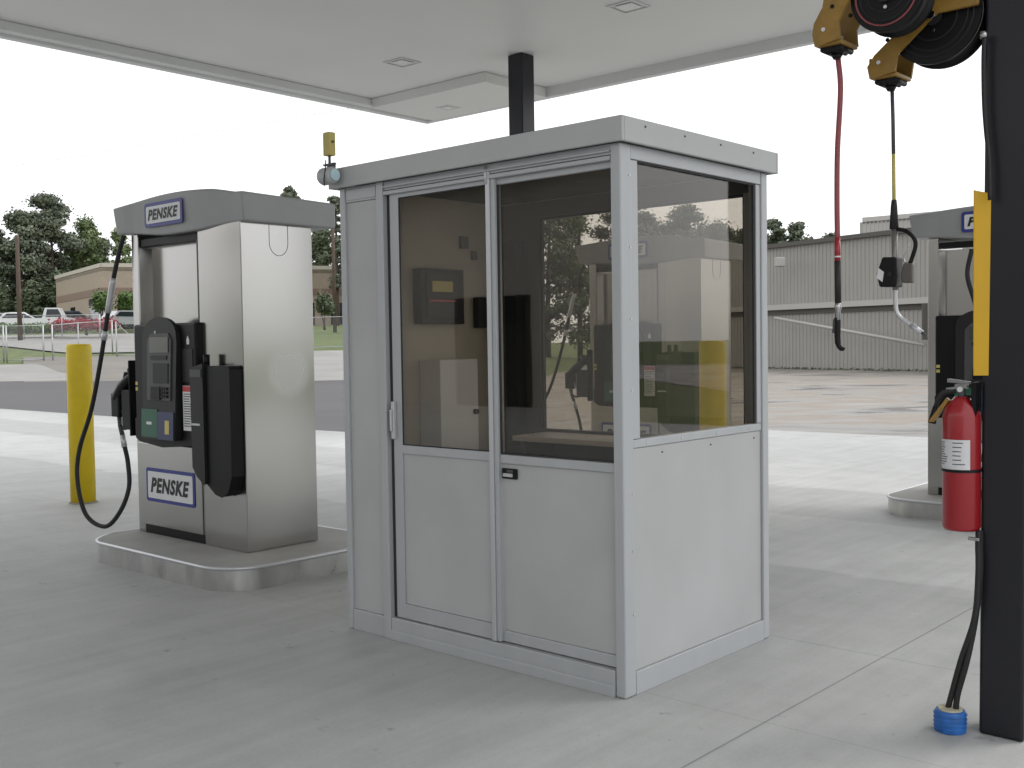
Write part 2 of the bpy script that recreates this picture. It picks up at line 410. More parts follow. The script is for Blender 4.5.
# ------------------------------------------------------------------ trees
def leafcloud(b, blobs, n, size, m, rnd):
    vs = []; fs = []
    tot = sum((q[3] * q[4] * q[5]) ** .8 for q in blobs)
    for (x, y, z, rx, ry, rz) in blobs:
        k = int(n * (rx * ry * rz) ** .8 / tot)
        for _ in range(k):
            d = Vector((rnd.gauss(0, 1), rnd.gauss(0, 1), rnd.gauss(0, 1))).normalized(); r = rnd.random() ** .6 * (1.0 if rnd.random() < .8 else 1.45)
            c = Vector((x + d.x * rx * r, y + d.y * ry * r, z + d.z * rz * r))
            a = Vector((rnd.gauss(0, 1), rnd.gauss(0, 1), rnd.gauss(0, .6))).normalized(); e = a.cross(d if abs(a.dot(d)) < .95 else Vector((0, 0, 1))).normalized()
            s = size * rnd.uniform(.6, 1.4); o = len(vs)
            vs += [c - a * s, c + e * s * .6, c + a * s, c - e * s * .6]; fs.append((o, o + 1, o + 2, o + 3))
    b.add(vs, fs, m)
def tree(kind, name, loc, H, Wd, label, group=None, seed=1, n=5000, leaf=None, crown0=.35, cat='tree'):
    rnd = random.Random(seed); t = empty(name, loc); tag(t, label, cat, group)
    tb = MB(); top = Vector((rnd.uniform(-.3, .3), 0, H * .96)); tr = H * .018
    tb.tube([(0, 0, -.5), (0, 0, H * .3), top * .7, top], [tr, tr * .85, tr * .5, tr * .12], m_bark, 8)
    cb = MB(); blobs = []
    if kind == 'pine':
        k = 36
        for i in range(k):
            f = crown0 + (1 - crown0) * (i + .5) / k; z = H * f
            rad = Wd * .5 * (1 - (max(0, f - .55) / .45) ** 2 * .75) * rnd.uniform(.45, 1)
            an = rnd.uniform(0, 6.283); px, py = math.cos(an) * rad * .75, math.sin(an) * rad * .75
            br = rnd.uniform(.13, .22) * Wd
            blobs.append((px, py, z, br * 1.15, br * 1.15, br * .55))
            tb.tube([(0, 0, z - br * .8), (px * .6, py * .6, z - br * .3), (px, py, z)], [tr * .3, tr * .2, tr * .06], m_bark, 5)
        mm = m_pine
    else:
        for i in range(34):
            f = rnd.uniform(crown0, .93); z = H * f
            prof = math.sin(math.pi * min(1, max(.12, (f - crown0 + .12) / (1.05 - crown0)))) ** .6
            an = rnd.uniform(0, 6.283); rad = Wd * .36 * prof * rnd.uniform(.3, 1)
            px, py = math.cos(an) * rad, math.sin(an) * rad; br = rnd.uniform(.13, .22) * Wd
            blobs.append((px, py, z, br, br, br * .95))
            tb.tube([(0, 0, z * .75), (px * .6, py * .6, z * .92), (px, py, z)], [tr * .35, tr * .2, tr * .05], m_bark, 5)
        mm = m_leaf
    leafcloud(cb, blobs, n, leaf or .2, mm if kind != 'dark' else m_dleaf, rnd)
    tb.build('trunk', t); cb.build('crown', t); return t
def tree_px(kind, px, ytop, D, wpx, label, seed, n=9000, crown0=.35, name=None, group='trees beyond the road', flat=False):
    x = at(px, 330, D).x; z0 = terrain(x, D); zt = at(px, ytop, D).z
    nm = name or {'pine': 'pine_tree', 'broad': 'broadleaf_tree', 'dark': 'broadleaf_tree'}[kind]; n = int(n * 2.2)
    return tree(kind, nm, (x, D, z0 - .1), zt - z0, wpx * D / F, label, group, seed, n, leaf=D * .0016, crown0=crown0)
tree_px('pine', 24, 212, 118, 52, 'dark pine with a bare lower trunk, behind the utility pole at the far left', 3, 5000, .42)
tree_px('pine', 54, 195, 121, 60, 'tallest dark pine, standing left of the tan office building', 5, 8000, .18)
tree_px('broad', 88, 214, 124, 50, 'light green broadleaf tree rising over the tan office roof', 8, 7000, .2)
tree_px('broad', 122, 226, 123, 34, 'small light green tree just left of the nearest dispenser hood', 9, 4000, .2)
tree_px('pine', -6, 226, 117, 34, 'pine cut off by the left edge of the view', 12, 4000, .3)
for i, (px, yt, wd) in enumerate(((2, 286, 34), (34, 282, 40), (62, 268, 36))):
    tree_px('dark', px, yt, 116, wd, ['dark low tree at the far left behind the parked cars', 'dark low tree between the two pine trunks',
            'dark tree filling the gap beside the tan office wall'][i], 20 + i, 3500, .05)
for i, (px, yt, wd) in enumerate(((12, 248, 34), (44, 236, 40), (74, 232, 40), (104, 238, 44))):
    tree_px('dark', px, yt, 130, wd, ['dark tree in the far row, behind the leftmost pine', 'dark tree in the far row, between the utility pole and the tallest pine',
            'dark tree in the far row, just right of the tallest pine', 'dark tree in the far row, over the middle of the tan office roof'][i], 120 + i, 7000, .05)
tree_px('pine', 291, 187, 100, 34, 'pine whose tip shows above the nearest dispenser hood', 31, 4000, .3)
tree_px('dark', 324, 222, 108, 46, 'dark tree in the gap between dispenser and booth', 33, 4500, .2)
tree_px('pine', 338, 196, 98, 24, 'thin pine close to the left edge of the booth', 35, 2500, .3)
tree_px('broad', 368, 225, 104, 60, 'green tree hidden behind the booth left panel', 36, 3000, .2)
for i, (px, yt, wd, kd) in enumerate(((440, 205, 90, 'dark'), (505, 200, 90, 'dark'), (548, 188, 70, 'pine'), (580, 196, 74, 'broad'), (617, 186, 66, 'pine'), (645, 214, 50, 'pine'), (684, 206, 52, 'pine'), (722, 211, 58, 'dark'), (755, 222, 44, 'pine'))):
    tree_px(kd, px, yt, 84 + (i * 37 % 17), wd, ['dark tree seen through the booth glass behind the left door', 'dark tree seen through the booth beside the middle stile',
            'pine seen through the booth glass just right of the middle stile', 'green broadleaf tree seen through the fixed glass of the booth',
            'pine seen through the booth glass against its corner post', 'pine at the left edge of the booth side window',
            'round-topped pine in the booth side window', 'dark broad tree in the booth side window', 'pine at the right edge of the booth side window'][i],
            50 + i, 4500, .12 if i < 5 else .3, group='trees seen through the booth')
for i, (px, yt, wd) in enumerate(((776, 219, 30), (798, 222, 34), (832, 234, 34))):
    tree_px('pine', px, yt, 92, wd, ['pine top over the warehouse roof right beside the booth', 'pine top over the warehouse roof, second from the booth',
            'low pine top over the warehouse roof behind the red hose'][i], 70 + i, 3500, .35, group='trees over the warehouse roof')
for i, (px, yt, wd) in enumerate(((662, 217, 62), (703, 219, 62), (742, 225, 50))):
    tree_px('dark', px, yt, 118, wd, ['dark low crown in the back row at the left of the booth side window', 'dark low crown in the back row, middle of the booth side window',
            'dark low crown in the back row at the right of the booth side window'][i], 140 + i, 4500, .05, group='trees seen through the booth')
for i, (px, yt, wd) in enumerate(((780, 226, 40), (806, 231, 36))):
    tree_px('dark', px, yt, 118, wd, ['low rounded crown over the warehouse roof, touching the booth edge', 'low rounded crown over the warehouse roof, left of the red hose'][i], 150 + i, 4000, .05, group='trees over the warehouse roof')
# trees behind the camera, mirrored in glass and steel
for i, (x, y, h_) in enumerate(((62, -18, 11), (70, 6, 13))):
    tree(('pine', 'dark', 'pine', 'broad', 'pine')[i], ('pine_tree', 'broadleaf_tree', 'pine_tree', 'broadleaf_tree', 'pine_tree')[i], (x, y, 0), h_, h_ * .6,
         ('pine outside the view, far to the right behind the viewer', 'dark broadleaf tree outside the view, far to the right')[i], 'trees behind the viewer', 90 + i, 3500, leaf=.25, crown0=.2)

def shrub(px, y_t, y_b, D, wpx, m, label, seed, name='shrub', n=1500, group=None, trunk=False):
    rnd = random.Random(seed); a = at(px, y_b, D); b_ = at(px, y_t, D); H = b_.z - a.z; Wd = wpx * D / F
    t = empty(name, (a.x, D, a.z)); tag(t, label, 'shrub', group)
    k = max(4, int(wpx / 7)); blobs = [((i / (k - 1) - .5) * Wd * .85, rnd.uniform(-.3, .3), H * rnd.uniform(.45, .6), Wd / k * 1.0, .9, H * .45) for i in range(k)]
    if trunk: blobs = [(rnd.uniform(-.3, .3) * Wd, rnd.uniform(-.3, .3), H * rnd.uniform(.5, .8), Wd * .28, Wd * .28, H * .24) for i in range(9)]
    c = MB(); leafcloud(c, blobs, n, D * .0014, m, rnd); c.build('foliage', t)
    s = MB(); s.tube([(0, 0, -.3), (.1, 0, H * .6)], [.09, .03], m_bark, 6); s.tube([(.1, 0, -.3), (-.25, .1, H * .5)], [.07, .03], m_bark, 6); s.build('stem', t)
    return t
shrub(86, 318, 331, 78, 58, m_redleaf, 'long bank of red flowering shrubs before the tan office', 1, 'flowering_shrub', 3000)
shrub(20, 323, 333, 79, 46, m_hedge, 'low clipped green hedge under the parked cars at left', 2, 'hedge', 2000)
shrub(52, 324, 333, 79.5, 24, m_hedge, 'short green hedge between the white pickup and red shrubs', 3, 'hedge', 1200)
shrub(102, 289, 322, 90, 21, m_hedge, 'round green shrub tree by the dark office doorway', 4, 'small_tree', 2200, trunk=True)
shrub(127, 291, 322, 91, 18, m_hedge, 'green shrub tree beside the black fuel hose', 5, 'small_tree', 2000, trunk=True)
shrub(324, 292, 326, 80, 19, m_dleaf, 'dark rounded shrub in the gap between dispenser and booth', 6, 'small_tree', 2200, trunk=True)

# ------------------------------------------------------------------ office building, tan
m_brick = mat('tan_brick', (.36, .295, .235), .85, var=.07, vscale=2, bump=.2, bscale=20)
m_brickd = mat('brown_band_brick', (.235, .165, .13), .85, var=.08, vscale=2)
m_brickl = mat('pale_coping', (.50, .46, .40), .8, var=.05)
m_dkglass = mat('dark_window_glass', (.015, .018, .02), .06)
of = empty('office_building', (0, 0, 0)); tag(of, 'low tan brick office building with a brown band, behind the parked cars', 'building')
A = at(57, 318, 112); A.z = 3.2; Cn = at(103, 318, 96); Cn.z = 3.0; Bq = at(440, 318, 108); Bq.z = 3.0
# wall A->Cn is the oblique front, Cn->Bq the long face
HT_ = at(103, 263, 96).z
def wallseg(P, Q, z0, z1, th, m, b):
    d = (Q - P); d.z = 0; n_ = Vector((d.y, -d.x, 0)).normalized()
    vs = [(P.x, P.y, z0), (Q.x, Q.y, z0), (Q.x - n_.x * th, Q.y - n_.y * th, z0), (P.x - n_.x * th, P.y - n_.y * th, z0)]
    vs += [(x, y, z1) for x, y, _ in vs]
    b.add(vs, [(0, 1, 2, 3), (4, 5, 6, 7), (0, 1, 5, 4), (1, 2, 6, 5), (2, 3, 7, 6), (3, 0, 4, 7)], m)
def along(P, Q, t, off=0):
    d = (Q - P); n_ = Vector((d.y, -d.x, 0)).normalized(); p = P + d * t + n_ * off; return Vector((p.x, p.y, 0))
for nm, P, Q in (('wall', A, Cn), ('wall', Cn, Bq)):
    b = MB(); wallseg(P, Q, 1.5, HT_ - .35, .4, m_brick, b); b.build(nm, of)
    b = MB(); wallseg(along(P, Q, 0, .05), along(P, Q, 1, .05), 6.3, 6.95, .1, m_brickd, b)
    b.build('brick_band', of)
    b = MB(); wallseg(along(P, Q, 0, .12), along(P, Q, 1, .12), HT_ - .35, HT_, .6, m_brickl, b); b.build('coping', of)
b = MB(); b.prism([(A.x, A.y), (Cn.x, Cn.y), (Bq.x, Bq.y), (Bq.x - 20, Bq.y + 26), (A.x + 2, A.y + 26)], lambda x, y: (x, y, HT_ - .7), lambda x, y: (x, y, HT_ - .5), m_brickl); b.build('roof', of)
def win(P, Q, t0, t1, z0, z1):
    b = MB(); wallseg(along(P, Q, t0, .04), along(P, Q, t1, .04), z0, z1, .08, m_dkglass, b); return b.build('window', of)
win(A, Cn, .34, .44, 3.0, 5.6); win(A, Cn, .74, .92, 3.0, 6.1)
for k in range(9): win(Cn, Bq, .05 + .1 * k, .10 + .1 * k, 3.2, 5.6)

# ------------------------------------------------------------------ unseen shop added behind the viewer to shape the reflections
m_shop = mat('pale_shop_brick', (.36, .35, .33), .85, var=.06, vscale=2)
sh = empty('added_shop', uv(-6, -15)); sh.rotation_euler = (0, 0, TH); tag(sh, 'long pale brick shop, unseen, added behind the viewer for its reflection in the booth glass', 'building')
b = MB(); b.box(-22, 16, -8, 0, 0, 5.2, m_shop); b.build('wall', sh)
b = MB(); b.box(-22.3, 16.3, -8.3, .3, 5.2, 5.6, m_brickl); b.build('roof', sh)
for k in range(7):
    b = MB(); b.box(-20 + 5 * k, -17.6 + 5 * k, -.02, .05, .9 if k % 2 else 0, 2.6, m_dkglass); b.build('window' if k % 2 else 'door', sh)

# ------------------------------------------------------------------ warehouse
m_ribs = mat('ribbed_metal_wall', (.30, .29, .268), .55, var=.05, vscale=.6)
m_trimw = mat('warehouse_trim', (.38, .37, .35), .5)
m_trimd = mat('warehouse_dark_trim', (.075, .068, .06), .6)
wh = empty('warehouse', (0, 0, 0)); tag(wh, 'long grey-beige warehouse with ribbed metal walls and an eaves gutter', 'building')
WA = Vector((-1.5, 74.5, 0)); WB = Vector((24.5, 28.0, 0))
WA = Vector((14.08, 58.92, 0)) + (Vector((14.08, 58.92, 0)) - Vector((17.4, 45.16, 0))) * .9
p1 = at(700, 366, 66); p2 = at(768, 367, 54.5); p3 = at(930, 373, 46.2); 
WP = Vector((p2.x, p2.y, 0)); WQ = Vector((p3.x, p3.y, 0)); dW = (WQ - WP).normalized()
WA = WP - dW * 13; WB = WQ + dW * 11
def topz(px, py, D): return at(px, py, D).z
HW = 6.02
def ribwall(P, Q, z0, z1, m, name, parent, pitch=.23, depth=.035, off=0):
    d = Q - P; Ln = d.length; d = d.normalized(); n_ = Vector((d.y, -d.x, 0)); k = int(Ln / pitch); vs = []
    for i in range(k):
        for s_, o_ in ((0, 0), (.62, 0), (.70, depth), (.92, depth)):
            p = P + d * ((i + s_) * pitch) + n_ * (o_ + off); vs.append((p.x, p.y, z0)); vs.append((p.x, p.y, z1))
    p = Q + n_ * off; vs += [(p.x, p.y, z0), (p.x, p.y, z1)]
    fs = [(2 * i, 2 * i + 2, 2 * i + 3, 2 * i + 1) for i in range(len(vs) // 2 - 1)]
    b = MB(); b.add(vs, fs, m); return b.build(name, parent)
ribwall(WA, WB, 3.1, HW, m_ribs, 'upper_wall', wh, off=.12)
ribwall(WA, WB, 0, 2.7, m_ribs, 'lower_wall', wh)
b = MB(); wallseg(along(WA, WB, 0, .30), along(WA, WB, 1, .30), 2.92, 3.18, .3, m_trimw, b); b.build('ledge', wh)
b = MB(); wallseg(along(WA, WB, 0, .10), along(WA, WB, 1, .10), 2.68, 2.915, .2, m_trimd, b); b.build('dark_beam', wh)  # dark beam under the ledge
b = MB(); wallseg(along(WA, WB, 0, .34), along(WA, WB, 1, .34), HW, HW + .2, .35, m_trimd, b); b.build('eaves_gutter', wh)
nW = Vector((dW.y, -dW.x, 0))
b = MB(); A2 = WA - nW * 14; B2 = WB - nW * 14
b.prism([(WA.x, WA.y), (WB.x, WB.y), (B2.x, B2.y), (A2.x, A2.y)], lambda x, y: (x, y, HW - .06), lambda x, y: (x, y, HW - .01), m_ribs); b.build('roof', wh)
b = MB(); wallseg(WA, A2, 0, HW, .2, m_ribs, b); wallseg(B2, WB, 0, HW, .2, m_ribs, b); wallseg(B2, A2, 0, HW, .2, m_ribs, b); b.build('end_wall', wh)
# diagonal pipe and its post on the lower wall
pa = at(775, 318, 52.6); pb = at(925, 345, 45.6)
b = MB(); b.tube([pa, pb], .075, m_trimw, 8); b.build('pipe', wh)
b = MB(); q = at(925, 330, 45.5); b.box(q.x - .1, q.x + .1, q.y - .1, q.y + .1, 1.35, 2.9, m_trimd); b.build('bracket', wh)
q = at(780, 262, 52.2); b = MB(); b.box(q.x - .22, q.x + .22, q.y - .18, q.y + .3, q.z - .22, q.z + .22, m_trimw); b.build('wall_light', wh, .04)
# taller rear block
tb_ = empty('tall_warehouse', (0, 0, 0)); tag(tb_, 'taller grey ribbed metal block rising behind the warehouse roof', 'building')
P = at(863, 300, 62); P.z = 0; Q = at(1080, 300, 55); Q.z = 0; zt = at(863, 222, 62).z
ribwall(P, Q, 0, zt, mat('ribbed_metal_rear', (.36, .35, .335), .6), 'front_wall', tb_, off=0)
b = MB(); wallseg(along(P, Q, 0, .1), along(P, Q, 1, .1), zt, zt + .25, .3, m_trimw, b); b.build('roof_edge', tb_)
d = (Q - P).normalized(); n_ = Vector((d.y, -d.x, 0)); b = MB(); wallseg(P - n_ * .05, P - n_ * 12, 0, zt, .2, m_ribs, b); b.build('side_wall', tb_)
b = MB(); P2 = P - n_ * 12; Q2 = Q - n_ * 12; b.prism([(P.x, P.y), (Q.x, Q.y), (Q2.x, Q2.y), (P2.x, P2.y)], lambda x, y: (x, y, zt - .12), lambda x, y: (x, y, zt - .02), m_ribs); b.build('roof', tb_)
# weeds along the foot of the warehouse
rnd = random.Random(5); b = MB(); blobs = []
for i in range(60):
    p = along(WA, WB, i / 60, .35); blobs.append((p.x, p.y, .02, .5, .15, .08))
leafcloud(b, blobs, 1500, .06, m_dleaf, rnd); o = b.build('grass'); o['kind'] = 'stuff'; tag(o, 'strip of weeds along the foot of the warehouse wall', 'grass')

# ------------------------------------------------------------------ fence and gate
def pz(px, py, D): return at(px, py, D)
def fence(name, pxs, D0, D1, H, label, mesh=True, rail2=False, brace=False):
    t = empty(name, (0, 0, 0)); tag(t, label, 'fence' if 'fence' in name else 'gate')
    pts = []
    for i, px in enumerate(pxs):
        D = D0 + (D1 - D0) * i / max(1, len(pxs) - 1); x = at(px, 330, D).x; pts.append(Vector((x, D, terrain(x, D))))
    for i, p in enumerate(pts):
        b = MB(); r = .045 if i in (0, len(pts) - 1) else .03; b.tube([p + Vector((0, 0, -.2)), p + Vector((0, 0, H + .05))], r, m_chain, 8); b.build('post', t)
    b = MB(); b.tube([p + Vector((0, 0, H)) for p in pts], .024, m_chain, 6); b.build('top_rail', t)
    if rail2: b = MB(); b.tube([p + Vector((0, 0, .12)) for p in pts], .024, m_chain, 6); b.build('bottom_rail', t)
    if brace:
        b = MB(); b.tube([pts[0] + Vector((0, 0, H)), pts[-1] + Vector((0, 0, .1))], .02, m_chain, 6); b.build('brace', t)
    if mesh:
        b = MB(); vs = []; fs = []
        for P, Q in zip(pts, pts[1:]):
            Ln = (Q - P).length; d = (Q - P) / Ln; step = .11; k = int((Ln + H) / step)
            for sgn in (1, -1):
                for j in range(k):
                    s0 = j * step - H; a0, a1 = max(0, s0), min(Ln, s0 + H)
                    if a1 <= a0: continue
                    z0, z1 = a0 - s0, a1 - s0
                    if sgn < 0: z0, z1 = H - z0, H - z1
                    A_ = P + d * a0 + Vector((0, 0, z0)); B_ = P + d * a1 + Vector((0, 0, z1)); w_ = .0035; o = len(vs)
                    off = Vector((0, .004 * sgn, 0)); up = Vector((0, 0, w_))
                    vs += [A_ - up + off, A_ + up + off, B_ + up + off, B_ - up + off]; fs.append((o, o + 1, o + 2, o + 3))
        b.add(vs, fs, m_chain); b.build('chain_mesh', t)
    return t
fence('chain_link_fence', [-70, -32, 3], 57, 58, 1.95, 'chain link fence panels by the grass at the far left edge', rail2=True)
fence('chain_link_gate', [6, 43], 57.5, 58, 1.95, 'left leaf of the chain link gate, beside the grass', rail2=True)
fence('chain_link_fence', [52, 78, 112], 58, 62, 1.95, 'chain link fence behind the yellow bollard', rail2=False)
fence('chain_link_gate', [116, 150], 60, 60, 1.95, 'right leaf of the chain link gate with a diagonal brace', rail2=True, brace=True)
fence('chain_link_fence', [152, 200, 250, 296, 345, 400, 460, 520], 61, 66, 1.9, 'chain link fence seen between dispenser and booth', rail2=True)
fence('chain_link_fence', [-60, -20, 24, 62, 100], 76, 77, 1.75, 'second chain link fence in front of the parked cars', rail2=False)

# ------------------------------------------------------------------ utility poles and wire
def upole(px, ytop, D, r, label, arm=True):
    x = at(px, 330, D).x; z0 = terrain(x, D); zt = at(px, ytop, D).z
    t = empty('utility_pole', (x, D, z0)); tag(t, label, 'utility pole')
    b = MB(); b.tube([(0, 0, -.4), (0, 0, zt - z0)], [r, r * .75], m_bark, 10); b.build('shaft', t)
    if arm:
        b = MB(); b.box(-1.1, 1.1, -.06, .06, zt - z0 - .7, zt - z0 - .56, m_bark); b.build('crossarm', t)
    return t
upole(20, 236, 76, .17, 'brown wooden utility pole standing before the left pines', False)
upole(335, 214, 82, .15, 'thin brown utility pole close to the left edge of the booth', False)
b = MB(); b.tube(cr_spline([at(-60, 178, 120), at(0, 168, 118), at(80, 156, 115), at(152, 143, 112), at(420, 96, 100)], 6), .02, m_mid, 5); tag(b.build('power_line'), 'faint overhead wire crossing the pale sky at left', 'wire')

# ------------------------------------------------------------------ parked cars
def car(px, ybase, D, L_, H_, body, label, kind, rz=0):
    a = at(px, ybase, D); t = empty('parked_car' if kind != 'pickup' else 'pickup_truck', (a.x, D, a.z), rz); tag(t, label, 'car' if kind != 'pickup' else 'truck', 'vehicles parked by the office')
    h = L_ / 2
    if kind == 'pickup':
        prof = [(-h, .35), (-h, .95), (-.1, 1.0), (.0, 1.0), (.25, H_), (1.35, H_), (1.75, 1.05), (h - .1, .95), (h, .4)]
    else:
        prof = [(-h, .35), (-h + .05, .85), (-h + .5, .95), (-h + 1.0, H_ - .05), (-h + 1.5, H_), (.35, H_), (1.15, 1.0), (h - .15, .82), (h, .4)]
    b = MB(); b.prism(prof, lambda x, z: (x, -.85, z), lambda x, z: (x, .85, z), body); b.build('body', t, .08, 3)
    b = MB()
    if kind == 'pickup': g = [(.3, 1.08), (.42, H_ - .12), (1.28, H_ - .12), (1.58, 1.08)]
    else: g = [(-h + .75, 1.0), (-h + 1.15, H_ - .12), (.3, H_ - .12), (.95, 1.0)]
    b.prism(g, lambda x, z: (x, -.87, z), lambda x, z: (x, .87, z), m_carglass); b.build('side_window', t)
    for sx in (-h + .8, h - .85):
        for sy in (-.78, .78):
            b = MB(); b.tube([(sx, sy - .11, .33), (sx, sy + .11, .33)], .33, m_tyre, 16); b.tube([(sx, sy - .115, .33), (sx, sy + .115, .33)], .19, m_cars, 12); b.build('wheel', t)
    b = MB(); b.box(h - .06, h + .01, -.75, -.45, .6, .75, m_lens); b.box(h - .06, h + .01, .45, .75, .6, .75, m_lens); b.build('headlight', t)
car(20, 330, 92, 4.4, 1.5, m_carw, 'white sedan parked at the far left behind the hedge', 'sedan', .5)
car(-2, 330, 93, 4.4, 1.45, m_cars, 'silver sedan cut off by the left edge of the view', 'sedan', .5)
car(44, 330, 91, 5.2, 1.85, m_carw, 'white pickup truck parked beyond the fence', 'pickup', .25)
car(70, 328, 96, 4.4, 1.5, m_card, 'dark car parked by the tan office wall', 'sedan', 1.0)
car(126, 329, 88, 4.4, 1.5, m_cars, 'silver car parked just left of the nearest dispenser', 'sedan', .9)
car(116, 329, 92, 4.4, 1.5, m_card, 'dark blue car beside the silver car by the red shrubs', 'sedan', .9)

# ================================================================== CANOPY
UL, UR, VN, VF, ZC = -8.95, 2.5, -6.5, 7.45, 4.75
cn = empty('canopy', uv(0, 0), TH + R(1.0)); cn.location = uv(-8.95, 7.45) - Matrix.Rotation(TH + R(1.0), 3, 'Z') @ Vector((-8.95, 7.45, 0)); tag(cn, 'wide off-white flat canopy roof over the fuel pumps', 'canopy')
b = MB(); b.box(UL + .1, UR - .1, VN + .1, VF - .1, ZC + .13, ZC + .25, m_soffit); b.build('soffit', cn)
b = MB()
b.box(UL, UL + .1, VN, VF, ZC, ZC + .9, m_fascia); b.box(UR - .1, UR, VN, VF, ZC, ZC + .9, m_fascia)
b.box(UL + .1, UR - .1, VF - .1, VF, ZC, ZC + .9, m_fascia); b.box(UL + .1, UR - .1, VN, VN + .1, ZC, ZC + .9, m_fascia)
b.build('fascia', cn, .008)
b = MB(); b.box(UL + .1, UR - .1, VN + .1, VF - .1, ZC + .7, ZC + .8, m_fascia); b.build('roof_deck', cn)
b = MB(); b.box(UL + .102, UL + .24, VN + .1, VF - .1, ZC + .03, ZC + .127, m_fascia); b.build('edge_trim', cn, .006)
# seams between soffit pans
b = MB()
k = UL + .5
while k < UR:
    b.box(k, k + .006, VN + .1, VF - .1, ZC + .124, ZC + .129, m_mid); k += .61
# dropped soffit strip left of the far column
b = MB(); b.box(UL + .242, -6.6, 6.15, VF - .102, ZC + .0, ZC + .127, m_soffit); b.build('dropped_strip', cn, .006)
def clight(u, v, s=.27, drop=0):
    b = MB(); z = ZC + .126 - drop
    for (x0, x1, y0, y1) in ((-s, s, -s, -s + .03), (-s, s, s - .03, s), (-s, -s + .03, -s + .03, s - .03), (s - .03, s, -s + .03, s - .03)):
        b.box(u + x0 * .6, u + x1 * .6, v + y0 * .6, v + y1 * .6, z - .010, z, m_fascia)
    f = b.build('light_fixture', cn)
    b = MB(); b.box(u - s * .36, u + s * .36, v - s * .36, v + s * .36, z - .014, z - .001, m_lens); b.build('light_lens', f, .01)
for u_, v_ in ((-7.01, 5.13), (-3.81, 5.24), (-.6, 5.24), (2.6, 5.24), (-7.0, 1.2), (-7.0, -2.6), (-3.8, -2.6), (-.6, -2.6), (2.6, -2.6), (2.6, 1.2)): clight(u_, v_)
clight(-7.94, 6.86, .2, .126)

# columns
c1 = empty('canopy_column', uv(-5.77, 5.95), TH); tag(c1, 'black square column holding the canopy, rising behind the booth roof', 'column', 'canopy columns')
b = MB(); b.box(-.11, .11, -.11, .11, 0, ZC + .125, m_pole); b.build('shaft', c1, .012)
b = MB(); b.box(-.2, .2, -.2, .2, 0, .02, m_pole); b.build('base_plate', c1)
NU, NV = 1.342, .62
c2 = empty('canopy_column', uv(NU, NV), TH); LEAN = R(.45); c2.rotation_euler = (math.sin(TH) * LEAN, math.cos(TH) * LEAN, TH); tag(c2, 'thick black column at the right edge carrying hose reels and extinguisher', 'column', 'canopy columns')
b = MB(); b.box(-.085, .075, -.085, .085, 0, ZC + .125, m_pole); b.build('shaft', c2, .012, 3)
b = MB(); b.tube([(.076, -.03, .0 + 1.22), (.10, -.03, 1.22)], .035, m_signwhite, 16); b.build('push_button', c2)
for q in ((-5.77 + 7.1 * 1, 5.95),):
    c3 = empty('canopy_column', uv(2.8, 5.95), TH); tag(c3, 'black canopy column outside the view on the right', 'column', 'canopy columns')
    b = MB(); b.box(-.11, .11, -.11, .11, 0, ZC + .125, m_pole); b.build('shaft', c3, .012)

# ================================================================== GUARD BOOTH
bo = empty('guard_booth', uv(0, 0), TH); tag(bo, 'grey-white steel booth with bronze glass and a sliding door', 'booth')
BL, BD = 1.81, 1.22
# base rails
b = MB(); b.box(-1.47, -.05, -.006, .05, 0, .112, m_alu); b.box(-1.47, -.05, -.016, -.006, 0, .05, m_alu); b.build('door_sill', bo, .003)
b = MB(); b.box(-1.775, -1.522, -.002, .05, 0, .108, m_alu); b.build('base_rail', bo, .003)
b = MB(); b.box(-.05, .004, .075, 1.17, 0, .10, m_alu); b.build('base_rail', bo, .003)
b = MB(); b.box(-1.81, -.0, 1.17, 1.224, 0, .10, m_alu); b.box(-1.814, -1.76, .05, 1.17, 0, .1, m_alu); b.build('base_rail', bo, .003)
# corner posts
for (x0, x1, y0, y1) in ((-.046, .006, -.006, .072), (-1.816, -1.777, -.006, .05), (-.05, .006, 1.168, 1.226), (-1.816, -1.77, 1.168, 1.226)):
    b = MB(); b.box(x0, x1, y0, y1, .002, 2.33, m_alu); b.build('corner_post', bo, .007, 3)
# narrow fixed panel at the left, with trim post
b = MB(); b.box(-1.776, -1.524, .010, .045, .11, 2.25, m_white); b.build('side_panel', bo)
b = MB(); b.box(-1.776, -1.524, .004, .045, 2.252, 2.33, m_alu); b.box(-1.765, -1.535, -.001, .004, 2.262, 2.318, m_alu); b.build('cap_strip', bo, .002)
b = MB(); b.box(-1.522, -1.472, -.010, .05, 0, 2.33, m_alu); b.build('trim_post', bo, .004)
# header with tracks
b = MB(); b.box(-1.470, -.047, .0, .05, 2.285, 2.33, m_alu); b.box(-1.470, -.047, -.014, .0, 2.296, 2.304, m_alu)
b.box(-1.470, -.047, -.008, .05, 2.262, 2.280, m_alu); b.box(-1.470, -.047, .01, .05, 2.280, 2.285, m_gap); b.build('door_track', bo, .0015)
